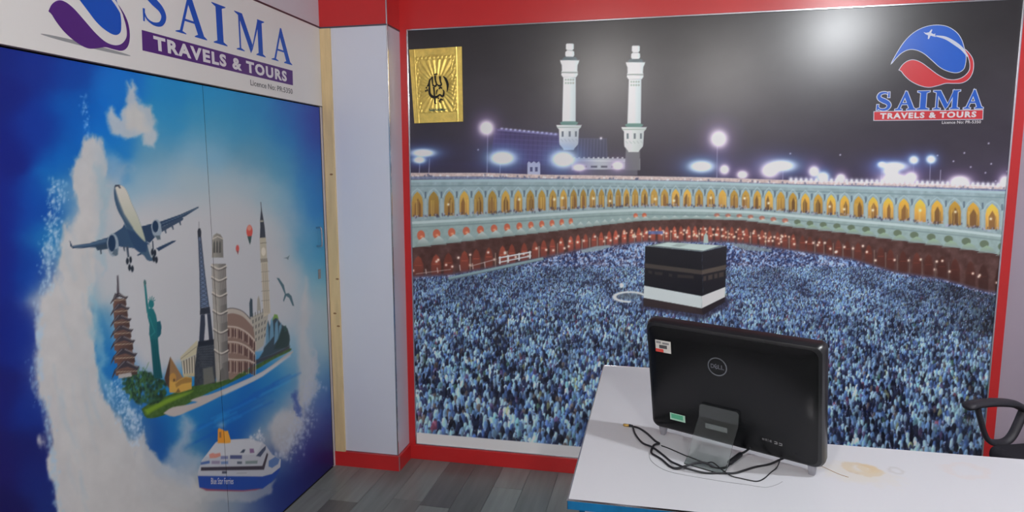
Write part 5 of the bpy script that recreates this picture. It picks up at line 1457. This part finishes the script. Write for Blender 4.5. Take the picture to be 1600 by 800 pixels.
tag(tube('brown_thread', spline3(on_desk(c5, .0006), 4), .0006, mat('brown_thread', (150, 116, 70), .7), None, 6), 'short brown thread on the desk beside the drink stain', 'thread')

# =====================================================================
#  OFFICE CHAIR behind the desk (only one armrest shows)
# =====================================================================
A0 = Vector((1.1159, -.8101, 0)); AD = Vector((.93278, .36043, 0)); AN = Vector((.36043, -.93278, 0))
ch = tag(empty('office_chair', tuple(A0+AD*.20+AN*.27)), 'charcoal office chair behind the desk with a looped armrest', 'chair')
def CP(s, z, o=0.0): return A0+AD*s+AN*o+Vector((0, 0, z))
for side, o in (('near', 0.0), ('far', .54)):
    pad = spline3([CP(.004, .775, o), CP(.03, .787, o), CP(.108, .791, o), (CP(.19, .783, o)), CP(.235, .765, o), CP(.268, .748, o)], 5)
    n = len(pad)
    under(tube('armrest', pad, [interp(i/(n-1), [(0, .008), (.1, .014), (.85, .014), (1, .008)]) for i in range(n)], M_CHAIR, None, 12, 2.0), ch)
    loop = spline3([CP(.050, .778, o), CP(.068, .73, o), CP(.088, .68, o), CP(.112, .645, o), CP(.145, .634, o), CP(.182, .636, o), CP(.208, .658, o), CP(.228, .70, o), CP(.250, .760, o)], 5)
    under(tube('arm_loop', loop, .0095, M_CHAIR, None, 10, 1.7), ch)
    under(tube('arm_bracket', [CP(.145, .630, o), CP(.145, .60, o+(.03 if o == 0 else -.03)), CP(.16, .575, o+(.12 if o == 0 else -.12))], .012, M_CHAIR, None, 8), ch)
# seat and back
def cushion(name, s0, s1, o0, o1, z0, z1, bev, material):
    bm = bmesh.new(); add_box(bm, s0, s1, o0, o1, z0, z1, bev, 4)
    for v in bm.verts:
        p = A0+AD*v.co.x+AN*v.co.y; v.co = (p.x, p.y, v.co.z)
    return under(link_bm(name, bm, material, None, True), ch)
cushion('seat', .07, .46, .03, .51, .585, .650, .028, M_FABRIC)
cushion('seat_pan', .02, .40, .08, .46, .565, .588, .006, M_CHAIR)
cushion('backrest', .47, .53, .06, .48, .72, 1.16, .028, M_FABRIC)
under(tube('back_bracket', spline3([CP(.36, .572, .27), CP(.46, .575, .27), CP(.535, .66, .27), CP(.535, .86, .27)], 5), .016, M_CHAIR, None, 8, 1.6), ch)
under(tube('gas_lift', [CP(.20, .10, .27), CP(.20, .34, .27), CP(.20, .341, .27), CP(.20, .567, .27)], [.028, .028, .016, .016], M_STEEL, None, 14), ch)
for k in range(5):
    a = 2*math.pi*k/5+.3
    c0 = CP(.20, .11, .27); d0 = Vector((math.cos(a), math.sin(a), 0))
    under(tube('base_arm', [c0, c0+d0*.16+Vector((0, 0, -.012)), c0+d0*.27+Vector((0, 0, -.036))], [.024, .02, .015], M_CHAIR, None, 10), ch)
    w0 = c0+d0*.27; ax = Vector((-d0.y, d0.x, 0))
    under(tube('caster', [Vector((w0.x, w0.y, .03))-ax*.022, Vector((w0.x, w0.y, .03))+ax*.022], .03, M_BLACK_MATT, None, 16), ch)

# =====================================================================
#  CEILING LAMPS (they show only as reflections and shadows)
# =====================================================================
M_RIM = mat('lamp_rim', (215, 215, 215), .4, 0, .5, .02, 6)
for (x, y, k, tone, rad, wh) in LAMPS:
    r = empty('ceiling_lamp', (x, y, ZC)); tag(r, 'white globe ceiling lamp '+wh, 'lamp', 'globe ceiling lamps')
    bm = bmesh.new(); bmesh.ops.create_cone(bm, cap_ends=True, segments=28, radius1=.045, radius2=.055, depth=.03)
    bmesh.ops.translate(bm, vec=(x, y, ZC-.015), verts=bm.verts)
    under(link_bm('holder', bm, M_RIM, None), r)
    bm = bmesh.new(); bmesh.ops.create_uvsphere(bm, u_segments=24, v_segments=14, radius=rad)
    bmesh.ops.translate(bm, vec=(x, y, ZC-.03-rad*.85), verts=bm.verts)
    under(link_bm('globe', bm, lamp_material(k*(.065/rad)**2, tone), None, True), r)
bpy.context.view_layer.update()
